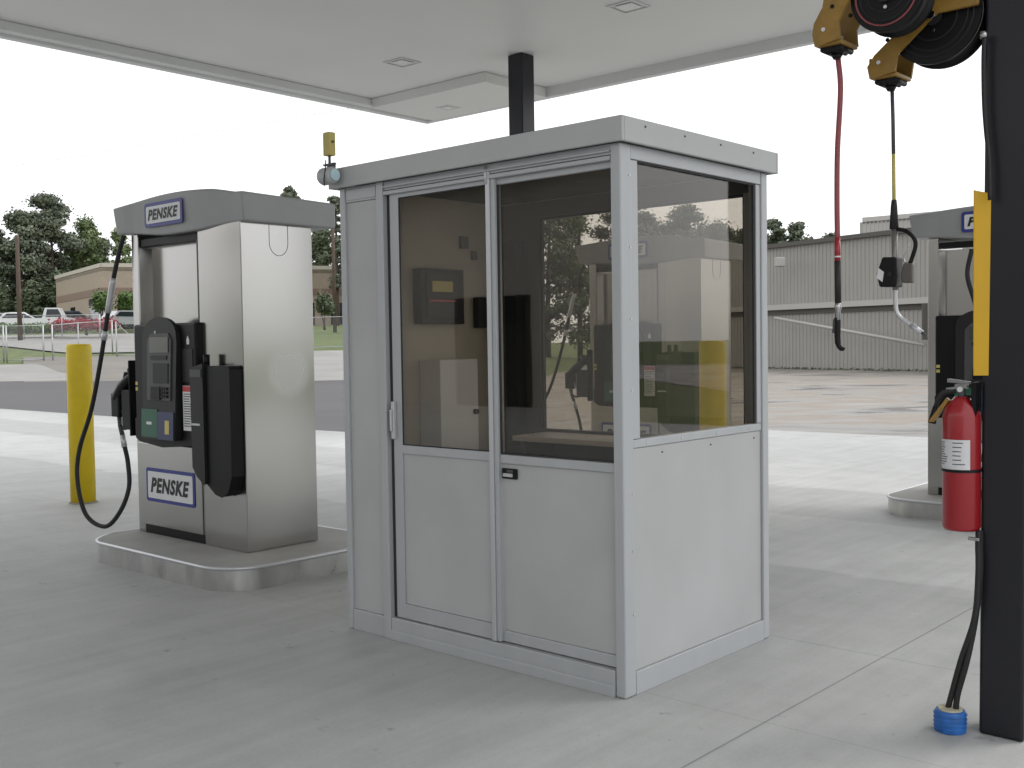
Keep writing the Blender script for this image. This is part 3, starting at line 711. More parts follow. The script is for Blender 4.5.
# door (sliding leaf)
dr = MB(); X0, X1 = -1.442, -.765; Y0, Y1 = .012, .034
dr.box(X0, X0 + .062, Y0, Y1, .118, 2.262, m_alu); dr.box(X1, X1 + .001, Y0, Y1, .118, 2.262, m_alu)
dr.box(X0 + .062, X1, Y0, Y1, .118, .192, m_alu); dr.box(X0 + .062, X1, Y0, Y1, .958, 1.0, m_alu); dr.box(X0 + .062, X1, Y0, Y1, 2.242, 2.262, m_alu)
door = dr.build('door', bo, .003)
b = MB(); b.box(X0 + .064, X1 - .002, Y0 + .007, Y1 - .004, .194, .956, m_white); b.build('door_panel', door)
b = MB(); b.box(X0 + .060, X1, Y0 + .009, Y0 + .015, .998, 2.244, m_glass); b.build('window_pane', door)
b = MB(); b.box(X0 + .062, X0 + .069, Y0 + .003, Y0 + .008, 1.0, 2.242, m_gap); b.box(X0 + .069, X1, Y0 + .003, Y0 + .008, 2.236, 2.242, m_gap); b.box(X0 + .069, X1, Y0 + .003, Y0 + .008, 1.0, 1.006, m_gap); b.build('gasket', door)
b = MB(); b.box(-1.437, -1.417, -.012, .0115, 1.03, 1.22, m_alub); b.box(-1.432, -1.422, -.026, -.012, 1.07, 1.18, m_alub); b.build('handle', door, .004)
b = MB(); b.box(-1.4715, -1.4425, .02, .045, .112, 2.262, m_gap); b.build('door_seal', bo)
# middle stile
b = MB(); b.box(-.763, -.738, -.006, .05, .118, 2.30, m_alub); b.box(-.737, -.713, .002, .05, .118, 2.262, m_alu); b.build('middle_stile', bo, .003)
b = MB(); b.tube([(-.757, -.008, 2.24), (-.757, -.010, 2.32)], .006, m_alub, 8); b.build('door_stop', bo)
# fixed leaf
b = MB(); b.box(-.712, -.048, .02, .045, .118, .17, m_alu); b.box(-.712, -.048, .014, .045, .952, .992, m_alu); b.box(-.712, -.048, .02, .045, 2.234, 2.262, m_alu); b.box(-.719, -.711, .022, .045, .12, 2.26, m_alu); b.build('fixed_frame', bo, .003)
b = MB(); b.box(-.712, -.048, .026, .042, .172, .950, m_white); b.build('fixed_panel', bo)
b = MB(); b.box(-.712, -.048, .028, .034, .990, 2.236, m_glass); b.build('fixed_window_pane', bo)
b = MB(); b.box(-.713, -.704, .018, .026, .994, 2.234, m_gap); b.box(-.054, -.047, .018, .026, .994, 2.234, m_gap); b.box(-.704, -.054, .018, .026, .994, 1.0, m_gap); b.build('gasket', bo)
lt = MB(); lt.box(-.702, -.612, .014, .0255, .882, .930, m_black); latch = lt.build('latch_plate', bo, .003)
b = MB(); b.box(-.690, -.632, .006, .0135, .892, .908, m_alub); b.box(-.668, -.630, .008, .0135, .912, .924, m_mid); b.build('latch', latch, .002)
# right-hand side wall
b = MB(); b.box(-.042, -.008, .074, 1.166, .102, 1.052, m_white); b.build('side_wall_panel', bo)
b = MB(); b.box(-.045, -.002, .074, 1.166, 1.054, 1.090, m_alu); b.box(-.045, -.002, .074, .128, 1.092, 2.268, m_alu); b.box(-.045, -.002, 1.127, 1.166, 1.092, 2.268, m_alu); b.box(-.045, .002, .074, 1.166, 2.270, 2.33, m_alu); b.build('side_window_frame', bo, .003)
b = MB(); b.box(-.026, -.020, .129, 1.126, 1.091, 2.269, m_glass); b.build('side_window_pane', bo)
b = MB(); b.box(-.018, -.008, 1.112, 1.1265, 1.0915, 2.2685, m_gap); b.box(-.018, -.008, .1285, 1.112, 2.262, 2.2685, m_gap); b.box(-.018, -.008, .1285, .134, 1.0915, 2.262, m_gap); b.build('gasket', bo)
# screws on the frame
def screw(p, q, r_, m, par=None):
    b = MB(); b.tube([p, q], r_, m, 8); b.build('screw', par or bo)
for z in (.35, .62, .86, 1.3, 1.6, 1.9, 2.2): screw((.005, .058, z), (.0095, .058, z), .006, m_alub)
for y in (.18, .45, .75, 1.05): screw((-.003, y, 1.072), (.001, y, 1.072), .006, m_alub)
for y in (.3, .7, 1.1): screw((-.009, y, 1.02), (-.0045, y, 1.02), .004, m_mid)
for z in (.45, .95, 1.4, 1.8, 2.1): screw((-1.53, .011, z), (-1.53, .006, z), .004, m_mid)
# left wall solid, back wall with window
b = MB(); b.box(-1.80, -1.77, .05, 1.168, .1, 2.33, m_inner); b.build('left_wall', bo)
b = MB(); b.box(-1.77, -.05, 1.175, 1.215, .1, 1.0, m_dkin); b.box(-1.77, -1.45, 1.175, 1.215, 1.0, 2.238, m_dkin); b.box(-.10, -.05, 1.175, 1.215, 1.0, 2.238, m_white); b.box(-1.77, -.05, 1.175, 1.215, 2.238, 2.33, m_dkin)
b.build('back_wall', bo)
b = MB(); b.box(-1.4497, -.1003, 1.190, 1.196, 1.0003, 2.2377, m_glass); b.build('back_window_pane', bo)
b = MB(); b.box(-.815, -.785, 1.185, 1.2, 1.001, 2.237, m_gap) if False else None; b.box(-1.449, -1.43, 1.18, 1.2, 1.001, 2.237, m_gap); b.box(-.108, -.101, 1.18, 1.2, 1.001, 2.237, m_gap); b.box(-1.43, -.108, 1.18, 1.2, 2.222, 2.237, m_gap); b.build('back_window_frame', bo)
b = MB(); b.box(-1.769, -.051, .051, 1.174, .03, .05, m_mid); b.build('floor', bo)
# roof
OH = .046
b = MB(); x0, x1, y0, y1 = -BL - OH, OH, -OH, BD + OH; t_ = .02
b.box(x0, x1, y0, y0 + t_, 2.327, 2.43, m_white); b.box(x0, x1, y1 - t_, y1, 2.327, 2.43, m_white)
b.box(x0, x0 + t_, y0 + t_, y1 - t_, 2.327, 2.43, m_white); b.box(x1 - t_, x1, y0 + t_, y1 - t_, 2.327, 2.43, m_white)
rf = b.build('roof_fascia', bo, .004)
b = MB(); b.box(x0 + t_, x1 - t_, y0 + t_, y1 - t_, 2.345, 2.42, m_white); b.build('roof', bo)
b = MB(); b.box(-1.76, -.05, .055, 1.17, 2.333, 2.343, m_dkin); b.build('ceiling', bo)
for y in (.12, .42, .72, 1.02): screw((OH - .001, y, 2.402), (OH + .003, y, 2.402), .005, m_mid, rf)
# inside fittings
b = MB(); b.box(-1.768, -1.70, .46, .80, 1.62, 1.93, m_black); pb_ = b.build('electrical_panel', bo, .006)
b = MB(); b.box(-1.699, -1.694, .50, .74, 1.66, 1.90, m_grey); b.box(-1.6935, -1.690, .54, .70, 1.80, 1.86, m_goldtag); b.box(-1.6935, -1.691, .52, .72, 1.745, 1.755, m_redlabel); b.build('panel_door', pb_)
b = MB(); b.box(-1.768, -1.72, .94, 1.10, 1.60, 1.78, m_grey); b.build('switch_box', bo, .005)
b = MB(); b.box(-1.768, -1.745, .83, .89, 2.06, 2.13, m_mid); b.build('wall_plate', bo, .003)
b = MB(); b.box(-1.768, -1.750, .93, .97, 2.00, 2.05, m_mid); b.build('wall_plate', bo, .003)
b = MB(); b.box(-1.768, -1.60, .50, .80, .85, 1.42, m_signwhite); cb_ = b.build('wall_cabinet', bo, .006)
b = MB(); b.tube([(-1.60, .77, 1.12), (-1.58, .77, 1.12)], .015, m_black, 10); b.build('knob', cb_)
b = MB(); b.box(-1.40, -.62, .86, 1.172, .955, .985, m_desk); b.build('counter', bo, .005)
b = MB(); b.box(-1.38, -1.34, .9, 1.15, .05, .954, m_mid); b.box(-.68, -.64, .9, 1.15, .05, .954, m_mid); b.build('counter_leg', bo)
b = MB(); b.box(-1.66, -1.56, 1.10, 1.174, .9, 2.1, m_grey); b.build('conduit_box', bo, .004)

# lamp and yellow beacon box on the roof corner
dv = empty('flood_lamp', uv(-1.79, -.075, 2.385), TH); tag(dv, 'small round grey lamp hung on the booth left roof corner', 'lamp')
b = MB(); b.tube([(-.055, -.02, 0), (-.04, -.02, 0), (.035, -.02, 0), (.05, -.02, 0)], [.035, .045, .045, .035], m_mid if False else mat('lamp_grey', (.38, .39, .40), .45), 14); b.build('housing', dv)
b = MB(); b.tube([(.0505, -.02, 0), (.058, -.02, 0)], .030, mat('pale_blue_lens', (.5, .68, .74), .2), 14); b.build('lens', dv)
b = MB(); b.box(-.012, .012, -.02, .02, .046, .064, m_mid); b.build('bracket', dv)
ye = empty('beacon_box', uv(-1.785, -.09, 2.443), TH); tag(ye, 'small yellow box on a thin stem above the booth roof corner', 'beacon')
b = MB(); b.box(-.026, .026, -.022, .022, .045, .165, mat('ochre_plastic', (.44, .36, .10), .5, var=.06)); b.build('housing', ye, .005)
b = MB(); b.tube([(0, 0, 0), (0, 0, .045)], .007, m_mid, 8); b.box(-.045, .045, -.008, .008, -.003, .006, m_mid); b.build('stem', ye)
b = MB(); b.tube([(.026, 0, .115), (.035, 0, .115)], .006, m_mid, 8); b.build('knob', ye)
b = MB(); b.tube(cr_spline([(.0, -.025, .02), (.02, -.045, -.03), (.015, -.05, -.08), (-.01, -.03, -.11)], 6), .003, m_blackm, 6); b.build('wire', ye)

# ================================================================== FUEL ISLAND AND DISPENSER
ILX0, ILX1, IV = -.04, 1.84, 1.37
m_isl = mat('island_concrete', (.34, .335, .32), .8, var=.10, vscale=4, bump=.2, bscale=50)
m_band = mat('island_steel_band', (.55, .55, .54), .34, metal=.9, var=.12, vscale=10, stretch=(1, 1, .4), bump=.1, bscale=8)
def make_island():
    t = empty('fuel_island', (0, 0, 0))
    w_, c_ = ILX1 - ILX0, (ILX0 + ILX1) / 2
    b = MB(); b.prism(rrect(c_, IV / 2, w_ - .02, IV - .02, .30, 8), lambda x, y: (x, y, 0), lambda x, y: (x, y, .148), m_isl); b.build('concrete_top', t)
    b = MB(); b.prism(rrect(c_, IV / 2, w_, IV, .31, 8), lambda x, y: (x, y, 0), lambda x, y: (x, y, .136), m_band, True); b.build('steel_band', t)
    b = MB(); pts = rrect(c_, IV / 2, w_ + .006, IV + .006, .312, 8); pts3 = [(x, y, .140) for x, y in pts] + [(pts[0][0], pts[0][1], .140)]
    b.tube(pts3, .012, m_alub, 8, False); b.build('steel_nosing', t)
    return t

# dispenser local frame: x along the front from its left edge, y depth from the front face, z up from the ground
PH = 2.34; PW = 1.40; PD = .575
def hose_pts(): pass
def make_dispenser():
    t = empty('fuel_dispenser', (0, 0, 0))
    z0 = .15
    # left jamb, recess, right pillar
    b = MB(); b.box(0, .09, 0, PD, z0, PH, m_steel); b.build('left_jamb', t, .004)
    b = MB(); b.prism([(.0905, .012), (.115, .10), (.115, PD - .10), (.0905, PD - .012)], lambda x, y: (x, y, z0), lambda x, y: (x, y, PH - .1), m_steel); b.build('angled_side', t)
    b = MB(); b.prism([(.1155, .10), (.8895, .10), (.8895, PD - .10), (.1155, PD - .10)], lambda x, y: (x, y, z0), lambda x, y: (x, y, PH - .1), m_steel); b.build('recess_panel', t)
    b = MB(); b.box(.89, PW, 0, PD, z0, PH, m_steel); pil = b.build('cabinet', t, .005)
    b = MB(); b.box(.875, .889, .0, .02, 1.70, PH - .1, m_mid); b.build('recess_edge', t)
    # round access outline on the side, built as a thin ring groove
    b = MB(); ring = [(PW + .001, .30 + .075 * math.cos(R(a)), 2.20 + .085 * math.sin(R(a))) for a in range(180, 361, 12)]; ring = [(PW + .001, .225, 2.335)] + ring + [(PW + .001, .375, 2.335)]
    b.tube(ring, .0018, m_mid, 4); b.build('access_outline', pil)
    # lower door
    b = MB(); b.box(.035, .880, -.012, .0, .215, .815, m_steel); b.box(.035, .89, 0, PD, .215, .815, m_steel); ld = b.build('lower_door', t, .004)
    b = MB(); b.box(.0, .885, .004, PD - .004, .150, .213, m_black); b.build('kick_plate', t)
    b = MB(); b.box(.8805, .8835, -.002, .0, .215, 1.69, m_gap); b.build('door_gap', t)
    # black console
    b = MB(); b.box(.078, .905, -.045, .0975, .855, 1.68, m_black)
    b.prism([(.078, .855), (.078, 1.0), (.905, 1.0), (.905, .835), (.45, .80), (.13, .83)], lambda x, z: (x, -.05, z), lambda x, z: (x, .0, z), m_black); con = b.build('console', t, .015, 3)
    # arched keypad tower
    arc = [(.27, .86), (.26, 1.55)] + [(.485 - .225 * math.cos(R(a)), 1.60 + .125 * math.sin(R(a))) for a in range(10, 171, 16)] + [(.72, 1.55), (.70, .86)]
    b = MB(); b.prism(arc, lambda x, z: (x, -.075 - .03 * (1.7 - z), z), lambda x, z: (x, -.045, z), m_grey); tw = b.build('keypad_tower', con, .018, 3)
    ins = [(.34, 1.14), (.34, 1.56), (.39, 1.61), (.62, 1.61), (.66, 1.56), (.65, 1.14)]
    b = MB(); b.prism(ins, lambda x, z: (x, -.083 - .03 * (1.7 - z), z), lambda x, z: (x, -.074 - .03 * (1.7 - z), z), m_mid); fp = b.build('face_plate', con, .008)
    def face(x0, x1, z0_, z1_, m, nm, proud=.006, par=fp):
        b = MB(); b.prism([(x0, z0_), (x1, z0_), (x1, z1_), (x0, z1_)], lambda x, z: (x, -.083 - proud - .03 * (1.7 - z), z), lambda x, z: (x, -.081 - .03 * (1.7 - z), z), m); return b.build(nm, par, .003)
    face(.38, .63, 1.475, 1.585, m_screen, 'display'); face(.40, .61, 1.425, 1.455, m_grey, 'slot')
    face(.43, .63, 1.26, 1.40, m_grey, 'screen'); face(.41, .53, 1.145, 1.235, m_black, 'card_reader', .012)
    b = MB()
    for i in range(3):
        for j in range(3):
            x = .545 + i * .03; z = 1.16 + j * .027
            b.box(x, x + .02, -.092 - .03 * (1.7 - z) - .004, -.085 - .03 * (1.7 - z), z, z + .018, m_black)
    b.build('keypad', fp)
    face(.26, .475, .875, 1.075, m_greenp, 'green_grade_plate', -.006 + .002, con); face(.478, .69, .865, 1.06, m_bluep, 'blue_grade_plate', -.004, con)
    face(.58, .635, .905, 1.0, m_goldtag, 'price_tag', 0, con)
    face(.33, .40, .965, .985, m_signwhite, 'grade_mark', -.001, con)
    # little pointer icons on the tower top
    b = MB(); b.tube([(.44, -.077, 1.62), (.44, -.082, 1.62)], .010, m_signwhite, 8); b.build('indicator', con)
    b = MB(); b.prism([(.795, 1.53), (.825, 1.53), (.828, 1.56), (.81, 1.59), (.792, 1.56)], lambda x, z: (x, -.0465, z), lambda x, z: (x, -.044, z), m_signwhite); b.build('flame_mark', con)
    b = MB(); b.box(.735, .87, -.05, -.044, 1.27, 1.50, m_grey); b.build('side_panel', con, .006)
    b = MB(); b.box(.09, .12, -.0475, -.045, 1.20, 1.225, m_goldtag); b.box(.09, .12, -.0475, -.045, 1.24, 1.265, m_goldtag); b.build('caution_sticker', con)
    # notice with red heading
    b = MB(); b.box(.745, .875, -.056, -.045, .935, 1.245, m_label); nt_ = b.build('notice', con)
    b = MB(); b.box(.748, .872, -.0575, -.0562, 1.205, 1.242, m_redlabel)
    z = 1.185; rr = random.Random(2)
    while z > .95:
        b.box(.757, .757 + rr.uniform(.07, .108), -.0572, -.0562, z, z + .006, m_mid); z -= .017
    b.build('notice_print', nt_)
    # right nozzle boot
    prof = [(.90, 1.385), (1.36, 1.385), (1.385, 1.36), (1.385, .66), (1.33, .56), (1.24, .515), (1.15, .53), (.88, .66), (.80, .70), (.80, .98), (.83, 1.36)]
    b = MB(); b.prism([(x, z) for x, z in [(1.08, 1.385), (1.375, 1.385), (1.385, 1.36), (1.385, .66), (1.34, .56), (1.27, .515), (1.19, .53), (1.08, .60)]], lambda x, z: (x, -.10, z), lambda x, z: (x, -.001, z), m_black)
    bt = b.build('nozzle_boot', t, .03, 3)
    b = MB(); b.prism([(.945, 1.37), (1.10, 1.40), (1.10, .58), (1.00, .64), (.95, .70)], lambda x, z: (x, -.12, z), lambda x, z: (x, -.06, z), m_grey); b.build('boot_shield', bt, .03, 3)
    b = MB(); b.box(.955, 1.085, -.126, -.12, 1.31, 1.36, m_mid); b.build('boot_rim', bt); b = MB(); b.box(.955, 1.06, -.126, -.12, .985, .998, m_alub); b.build('boot_strip', bt)
    b = MB(); b.tube([(1.06, -.06, 1.38), (1.06, -.06, 1.46)], .022, m_black, 10); b.build('boot_stub', bt)
    # hood: bulging front, arched top
    vs = []; N = 14; xs = [-.11 + (PW + .055 + .11) * i / N for i in range(N + 1)]
    def fy(x): return -.035 + .03 * sm(.8, 1.4, x) - .02 * sm(.2, -.1, x)
    def zt(x): return 2.545 + .04 * math.sin(math.pi * min(1, max(0, (x + .11) / 1.45))) - .03 * sm(1.1, 1.45, x)
    def zb(x): return 2.35 - .05 * sm(-.1, .6, x) + .022 * sm(.85, 1.3, x)
    def by(x): return PD + .17
    for x in xs:
        vs += [(x, fy(x), zb(x)), (x - (.03 if x < 0 else 0), fy(x) - .012, zt(x)), (x, by(x), zt(x) - .02), (x, by(x), zb(x))]
    fs = []
    for i in range(N):
        a = i * 4; c = a + 4
        fs += [(a, c, c + 1, a + 1), (a + 1, c + 1, c + 2, a + 2), (a + 2, c + 2, c + 3, a + 3), (a + 3, c + 3, c, a)]
    fs += [(0, 1, 2, 3), tuple(N * 4 + k for k in (3, 2, 1, 0))]
    b = MB(); b.add(vs, fs, m_hood); hood = b.build('hood', t, .012, 2)
    b = MB(); b.box(.10, .87, .02, .098, 2.25, 2.30, m_black); b.build('hood_underside', hood)
    # badges
    def badge(cx, cz, w_, h_, y, par, tilt=0):
        b = MB(); b.prism(rrect(cx, cz, w_, h_, .022), lambda x, z: (x, y - .004, z), lambda x, z: (x, y, z), m_bluesign); s = b.build('brand_plate', par)
        b = MB(); b.prism(rrect(cx, cz, w_ - .05, h_ - .05, .012), lambda x, z: (x, y - .006, z), lambda x, z: (x, y - .0035, z), m_signwhite); b.build('plate_face', s)
        tb = text_mesh('PENSKE', w_ * .80, h_ * .46, m_ink, 'lettering', s, Vector((cx, y - .006, cz)), Vector((1, 0, 0)), Vector((0, 0, 1)), Vector((0, -1, 0)))
        tb.build('lettering', s)
    badge(.475, .515, .65, .245, -.0125, ld)
    badge(.55, 2.45, .50, .17, -.052, hood)
    # nozzle on the left side
    nz = MB(); ny = .02
    nz.tube([(-.03, ny, 1.31), (-.12, ny, 1.28), (-.21, ny, 1.22), (-.32, ny, 1.13)], [.03, .038, .05, .045], m_black, 10)
    nz.tube([(-.08, ny, 1.25), (-.10, ny, 1.36)], [.02, .03], m_black, 8); nz.tube([(-.20, ny, 1.2), (-.16, ny, 1.33)], [.03, .022], m_black, 8)
    nz.box(-.35, -.24, ny - .035, ny + .035, .99, 1.17, m_black); nz.box(-.19, .0, ny - .035, ny + .035, .90, 1.20, m_black)
    nozzle = nz.build('nozzle', t, .012)
    b = MB(); b.tube(cr_spline([(-.30, ny, 1.05), (-.30, ny, .95), (-.22, ny, .90), (-.10, ny, .93)], 6), .010, m_black, 8); b.tube(cr_spline([(-.25, ny, 1.10), (-.23, ny, 1.0), (-.15, ny, .97)], 5), .007, m_alub, 6); b.build('trigger_guard', nozzle)
    b = MB(); b.tube([(-.29, ny, 1.0), (-.285, ny, .92), (-.25, ny, .85)], [.018, .016, .018], m_mid, 10); b.tube([(-.25, ny, .85), (-.225, ny, .76)], .021, m_alub, 10); b.build('swivel', nozzle)
    b = MB(); b.box(-.013, .0, -.05, .10, .86, 1.42, m_black); b.build('nozzle_holster', t, .01)
    # hose
    hp = [(-.05, -.03, 2.34), (-.10, -.05, 2.20), (-.18, -.07, 1.95), (-.31, -.10, 1.45), (-.45, -.12, 1.05), (-.60, -.15, .74), (-.63, -.16, .50), (-.53, -.15, .24), (-.33, -.10, .16), (-.19, -.05, .28), (-.14, 0, .46), (-.18, ny, .64), (-.225, ny, .77)]
    b = MB(); b.tube(cr_spline(hp, 8), .017, m_blackm, 10); hs_ = b.build('hose', t)
    b = MB(); sp_ = cr_spline(hp, 8)
    b.tube(sp_[14:20], .023, m_alub, 10); b.tube(sp_[21:23], .022, m_alub, 10); b.build('breakaway_coupling', hs_)
    return t
DPROTO = make_dispenser()
IPROTO = make_island()
dsp = [(-4.75, .41, 'nearest stainless dispenser, its full front and right side in view left of the booth', 'stainless curb island under the nearest dispenser left of the booth'),
       (-4.52, 5.6, 'stainless dispenser seen only through the booth glass', 'stainless curb island of the dispenser behind the booth'),
       (-.865, 5.6, 'stainless dispenser behind the fire extinguisher, half hidden by the yellow sign', 'stainless curb island whose rounded end shows left of the extinguisher')]
for i, (u_, v_, lb, li) in enumerate(dsp):
    d = DPROTO if i == 0 else copy_tree(DPROTO)
    d.location = uv(u_, v_); d.rotation_euler = (0, 0, TH); tag(d, lb, 'fuel dispenser', 'stainless fuel dispensers')
    if i == 2:                      # this one keeps its hose tucked inside the recess
        for ch in [x for x in list(COL.objects) if x.parent == d and x.name.split('.')[0] in ('nozzle', 'hose', 'nozzle_holster')]:
            for g in [x for x in list(COL.objects) if x.parent == ch]: bpy.data.objects.remove(g)
            bpy.data.objects.remove(ch)
        b = MB(); b.tube(cr_spline([(.40, -.10, 2.22), (.36, -.09, 2.02), (.40, -.09, 1.85), (.46, -.08, 1.66), (.50, -.06, 1.50)], 6), .018, m_blackm, 10); b.build('hose', d)
    e = IPROTO if i == 0 else copy_tree(IPROTO)
    e.location = uv(u_ - (.04, .16, .24)[i], v_ - .41); e.rotation_euler = (0, 0, TH); tag(e, li, 'island curb', 'fuel islands')

# ------------------------------------------------------------------ bollards
def bollard(u_, v_, H, lb):
    t = empty('bollard', uv(u_, v_)); tag(t, lb, 'bollard', 'yellow bollards')
    b = MB(); r = .118; b.tube([(0, 0, 0), (0, 0, H - .03), (0, 0, H - .008), (0, 0, H)], [r, r, r - .006, r - .03], m_yel, 32); b.build('post', t)
    b = MB(); b.tube([(0, 0, 0), (0, 0, .012)], [r + .02, r + .008], m_conc2, 24); b.build('footing', t)
bollard(-7.53, 1.34, 1.56, 'yellow bollard left of the nearest dispenser, in open view')
bollard(-2.4, 4.63, 1.5, 'yellow bollard seen through the booth side window')

# ================================================================== NEAR COLUMN GEAR
def n_(px, py, v=.54):
    """point on the vertical plane v through the reels"""
    r = FW + RT * ((px - 512) / F) - UP * ((py - 384) / F); o = Vector((0, 0, CH)); c = Vector((CX, CY, 0))
    t = (v - (o - c).dot(BV)) / r.dot(BV); p = o + r * t; return (p - c).dot(BU), p.z
# local frame for reels: x = u, y = v, z
def reel(name, cx, cz, vy, R_, tipx, tipz, lb, rimred, seed, sl=.0):
    t = empty(name, uv(cx, vy, cz), TH); tag(t, lb, 'hose reel', 'hose reels on the column')
    def X(x): return x - cx
    def Z(z): return z - cz
    b = MB(); b.tube([(0, -.065, 0), (0, -.055, 0), (0, -.045, 0), (0, -.030, 0)], [R_ * .985, R_, R_, R_ * .8], m_black, 48)
    b.tube([(0, .03, 0), (0, .045, 0), (0, .06, 0)], [R_ * .8, R_, R_ * .985], m_black, 48); b.tube([(0, -.031, 0), (0, .031, 0)], R_ * .55, m_blackm, 32)
    b.build('spool', t)
    b = MB()
    for rr, mm in ((.84, m_redhose if rimred else m_grey), (.72, m_grey), (.5, m_grey)):
        b.tube([(R_ * rr * math.cos(R(a)), -.066, R_ * rr * math.sin(R(a))) for a in range(0, 361, 10)], .0035, mm, 6, False)
    b.build('rim_ring', t)
    b = MB(); b.tube([(0, -.064, 0), (0, -.085, 0)], .035, m_grey, 20); b.tube([(0, -.085, 0), (0, -.10, 0)], .016, m_chrome, 12)
    for k in range(3): a = R(120 * k + 30); b.tube([(.052 * math.cos(a), -.064, .052 * math.sin(a)), (.052 * math.cos(a), -.074, .052 * math.sin(a))], .007, m_chrome, 8)
    b.build('hub', t)
    # wound hose
    b = MB()
    for j in range(3):
        for i in range(2):
            rr = R_ * (.6 + .12 * j); b.tube([(rr * math.cos(R(a)), -.016 + .032 * i, rr * math.sin(R(a))) for a in range(0, 361, 15)], .012, m_redhose if rimred and j < 2 else m_blackm, 6, False)
    b.build('wound_hose', t)
    # two cheek arms
    tx, tz = X(tipx), Z(tipz)
    for s_ in (-1, 1):
        y0, y1 = (-.100, -.088) if s_ < 0 else (.066, .078)
        if s_ < 0: y0, y1 = -.094, -.080
        sh_ = [(x_ + max(0, z_ - tz - .05) * sl, z_) for x_, z_ in [(tx - .052, tz - .005), (tx - .062, tz + .045), (tx - .055, tz + .085), (tx - .02, tz + .14), (tx + .005, tz + .26), (tx + .16, tz + .34), (tx + .20, tz + .28), (tx + .10, tz + .17), (tx + .045, tz + .075), (tx + .05, tz + .01)]]
        b = MB(); b.prism(sh_, lambda x, z: (x, y0, z), lambda x, z: (x, y1, z), m_must); a_ = b.build('guide_arm', t, .004, 2)
        for q in ((-.015, .055, m_signwhite), (.022, .135, m_black)):
            b = MB(); b.tube([(tx + q[0], y0 - .004, tz + q[1]), (tx + q[0], y0 - .0005, tz + q[1])], .008, q[2], 10); b.build('bolt', a_)
    b = MB(); b.box(tx - .054, tx + .052, -.080, .066, tz - .004, tz + .012, m_must); b.box(tx - .0615, tx - .050, -.0795, .0655, tz + .012, tz + .08, m_must); b.build('outlet_frame', t, .004)
    b = MB()
    for i in range(4): b.tube([(tx - .035 + .022 * i, -.06, tz - .012), (tx - .035 + .022 * i, .05, tz - .012)], .0115, m_black, 10)
    b.tube([(tx, -.01, tz - .004), (tx, -.01, tz - .026)], [.034, .026], m_black, 14); b.tube([(tx, -.01, tz - .026), (tx, -.01, tz - .045)], [.024, .014], m_black, 14)
    b.build('roller_guide', t)
    # mounting frame up to the column
    b = MB(); b.box(-.03, X(NU - .086), .07, .10, .30, .36, m_must); b.box(-.06, .06, -.085, .10, .30, .32, m_must); b.build('mounting_frame', t, .004)
    return t
a1u, a1z = n_(838, 48); r1u, r1z = n_(893, -3)
a1u, a1z = n_(838, 48, .40); r1u, r1z = n_(893, -3, .40); a2u, a2z = n_(892, 80, .62); r2u, r2z = n_(940, 20, .62)
reel('hose_reel', r1u, r1z, .40, .140, a1u, a1z, 'left mustard reel with a red-rimmed black spool, feeding the red hose', True, 1)
# second: with its horizontal mustard frame crossing above
t2 = reel('hose_reel', r2u, r2z + .0, .62, .178, a2u, a2z, 'mustard reel against the black column, feeding the oil nozzle hose', False, 2, .62)
b = MB(); b.box(-.07, NU - .086 - r2u, -.100, -.080, .0 + .0, .075, m_must); b.box(-.07, NU - .086 - r2u, .066, .086, .0, .075, m_must); b.build('reel_bracket', t2, .004)
# the brackets tie both reels back to the column
# hoses ---------------------------------------------------------------
def P3(px, py, v): 
    u_, z = n_(px, py, v); return uv(u_, v, z)
hv = .40
hz = empty('air_hose', P3(838, 58, hv)); tag(hz, 'red hose hanging straight down from the left reel, black at its end', 'hose')
def rel(t, pts): return [p - t.location for p in pts]
b = MB(); b.tube(rel(hz, cr_spline([P3(838, 58, hv), P3(840.5, 90, hv), P3(837.5, 150, hv), P3(837, 200, hv), P3(837.5, 240, hv)], 6)), .0105, m_redhose, 10); b.build('hose_line', hz)
b = MB(); b.tube(rel(hz, [P3(837.5, 238, hv), P3(837.5, 263, hv)]), .0115, m_red, 10); b.tube(rel(hz, [P3(837.5, 256, hv), P3(837.5, 257.5, hv)]), .0128, m_signwhite, 10); b.build('red_collar', hz)
b = MB(); b.tube(rel(hz, [P3(837.5, 261, hv), P3(838, 303, hv)]), .0125, m_blackm, 12); b.build('rubber_sleeve', hz)
b = MB(); b.tube(rel(hz, [P3(838, 302, hv), P3(838, 308, hv), P3(838, 310, hv), P3(838, 320, hv)]), [.011, .015, .011, .013], m_chrome, 12); b.tube(rel(hz, [P3(836, 319, hv), P3(835, 333, hv)]), .011, m_mid, 10); b.build('swivel', hz)
b = MB(); b.tube(rel(hz, cr_spline([P3(837.5, 318, hv), P3(837.5, 335, hv), P3(838.5, 345, hv), P3(842, 349, hv), P3(843.5, 347, hv)], 4)), [.013] * 4 + [.012] * 4 + [.010] * 4 + [.009] * 5, m_black, 12); b.build('nozzle_tip', hz)
hv = .62
a2x, _ = n_(892, 90, hv)
oh = empty('oil_hose', P3(892, 88, hv)); tag(oh, 'thin grey hose with a yellow lower sleeve, ending in a metered oil nozzle', 'hose')
b = MB(); b.tube(rel(oh, [P3(892, 86, hv), P3(893, 120, hv), P3(893.5, 154, hv)]), .0075, m_mid, 10); b.build('hose_line', oh)
b = MB(); b.tube(rel(oh, [P3(893.5, 153, hv), P3(894, 203, hv)]), .0072, mat('yellow_sleeve', (.5, .45, .12), .5), 10); b.build('yellow_sleeve', oh)
b = MB(); b.tube(rel(oh, [P3(894, 200, hv), P3(894, 206, hv), P3(894, 229, hv)]), [.010, .013, .018], m_blackm, 12); b.build('strain_relief', oh)
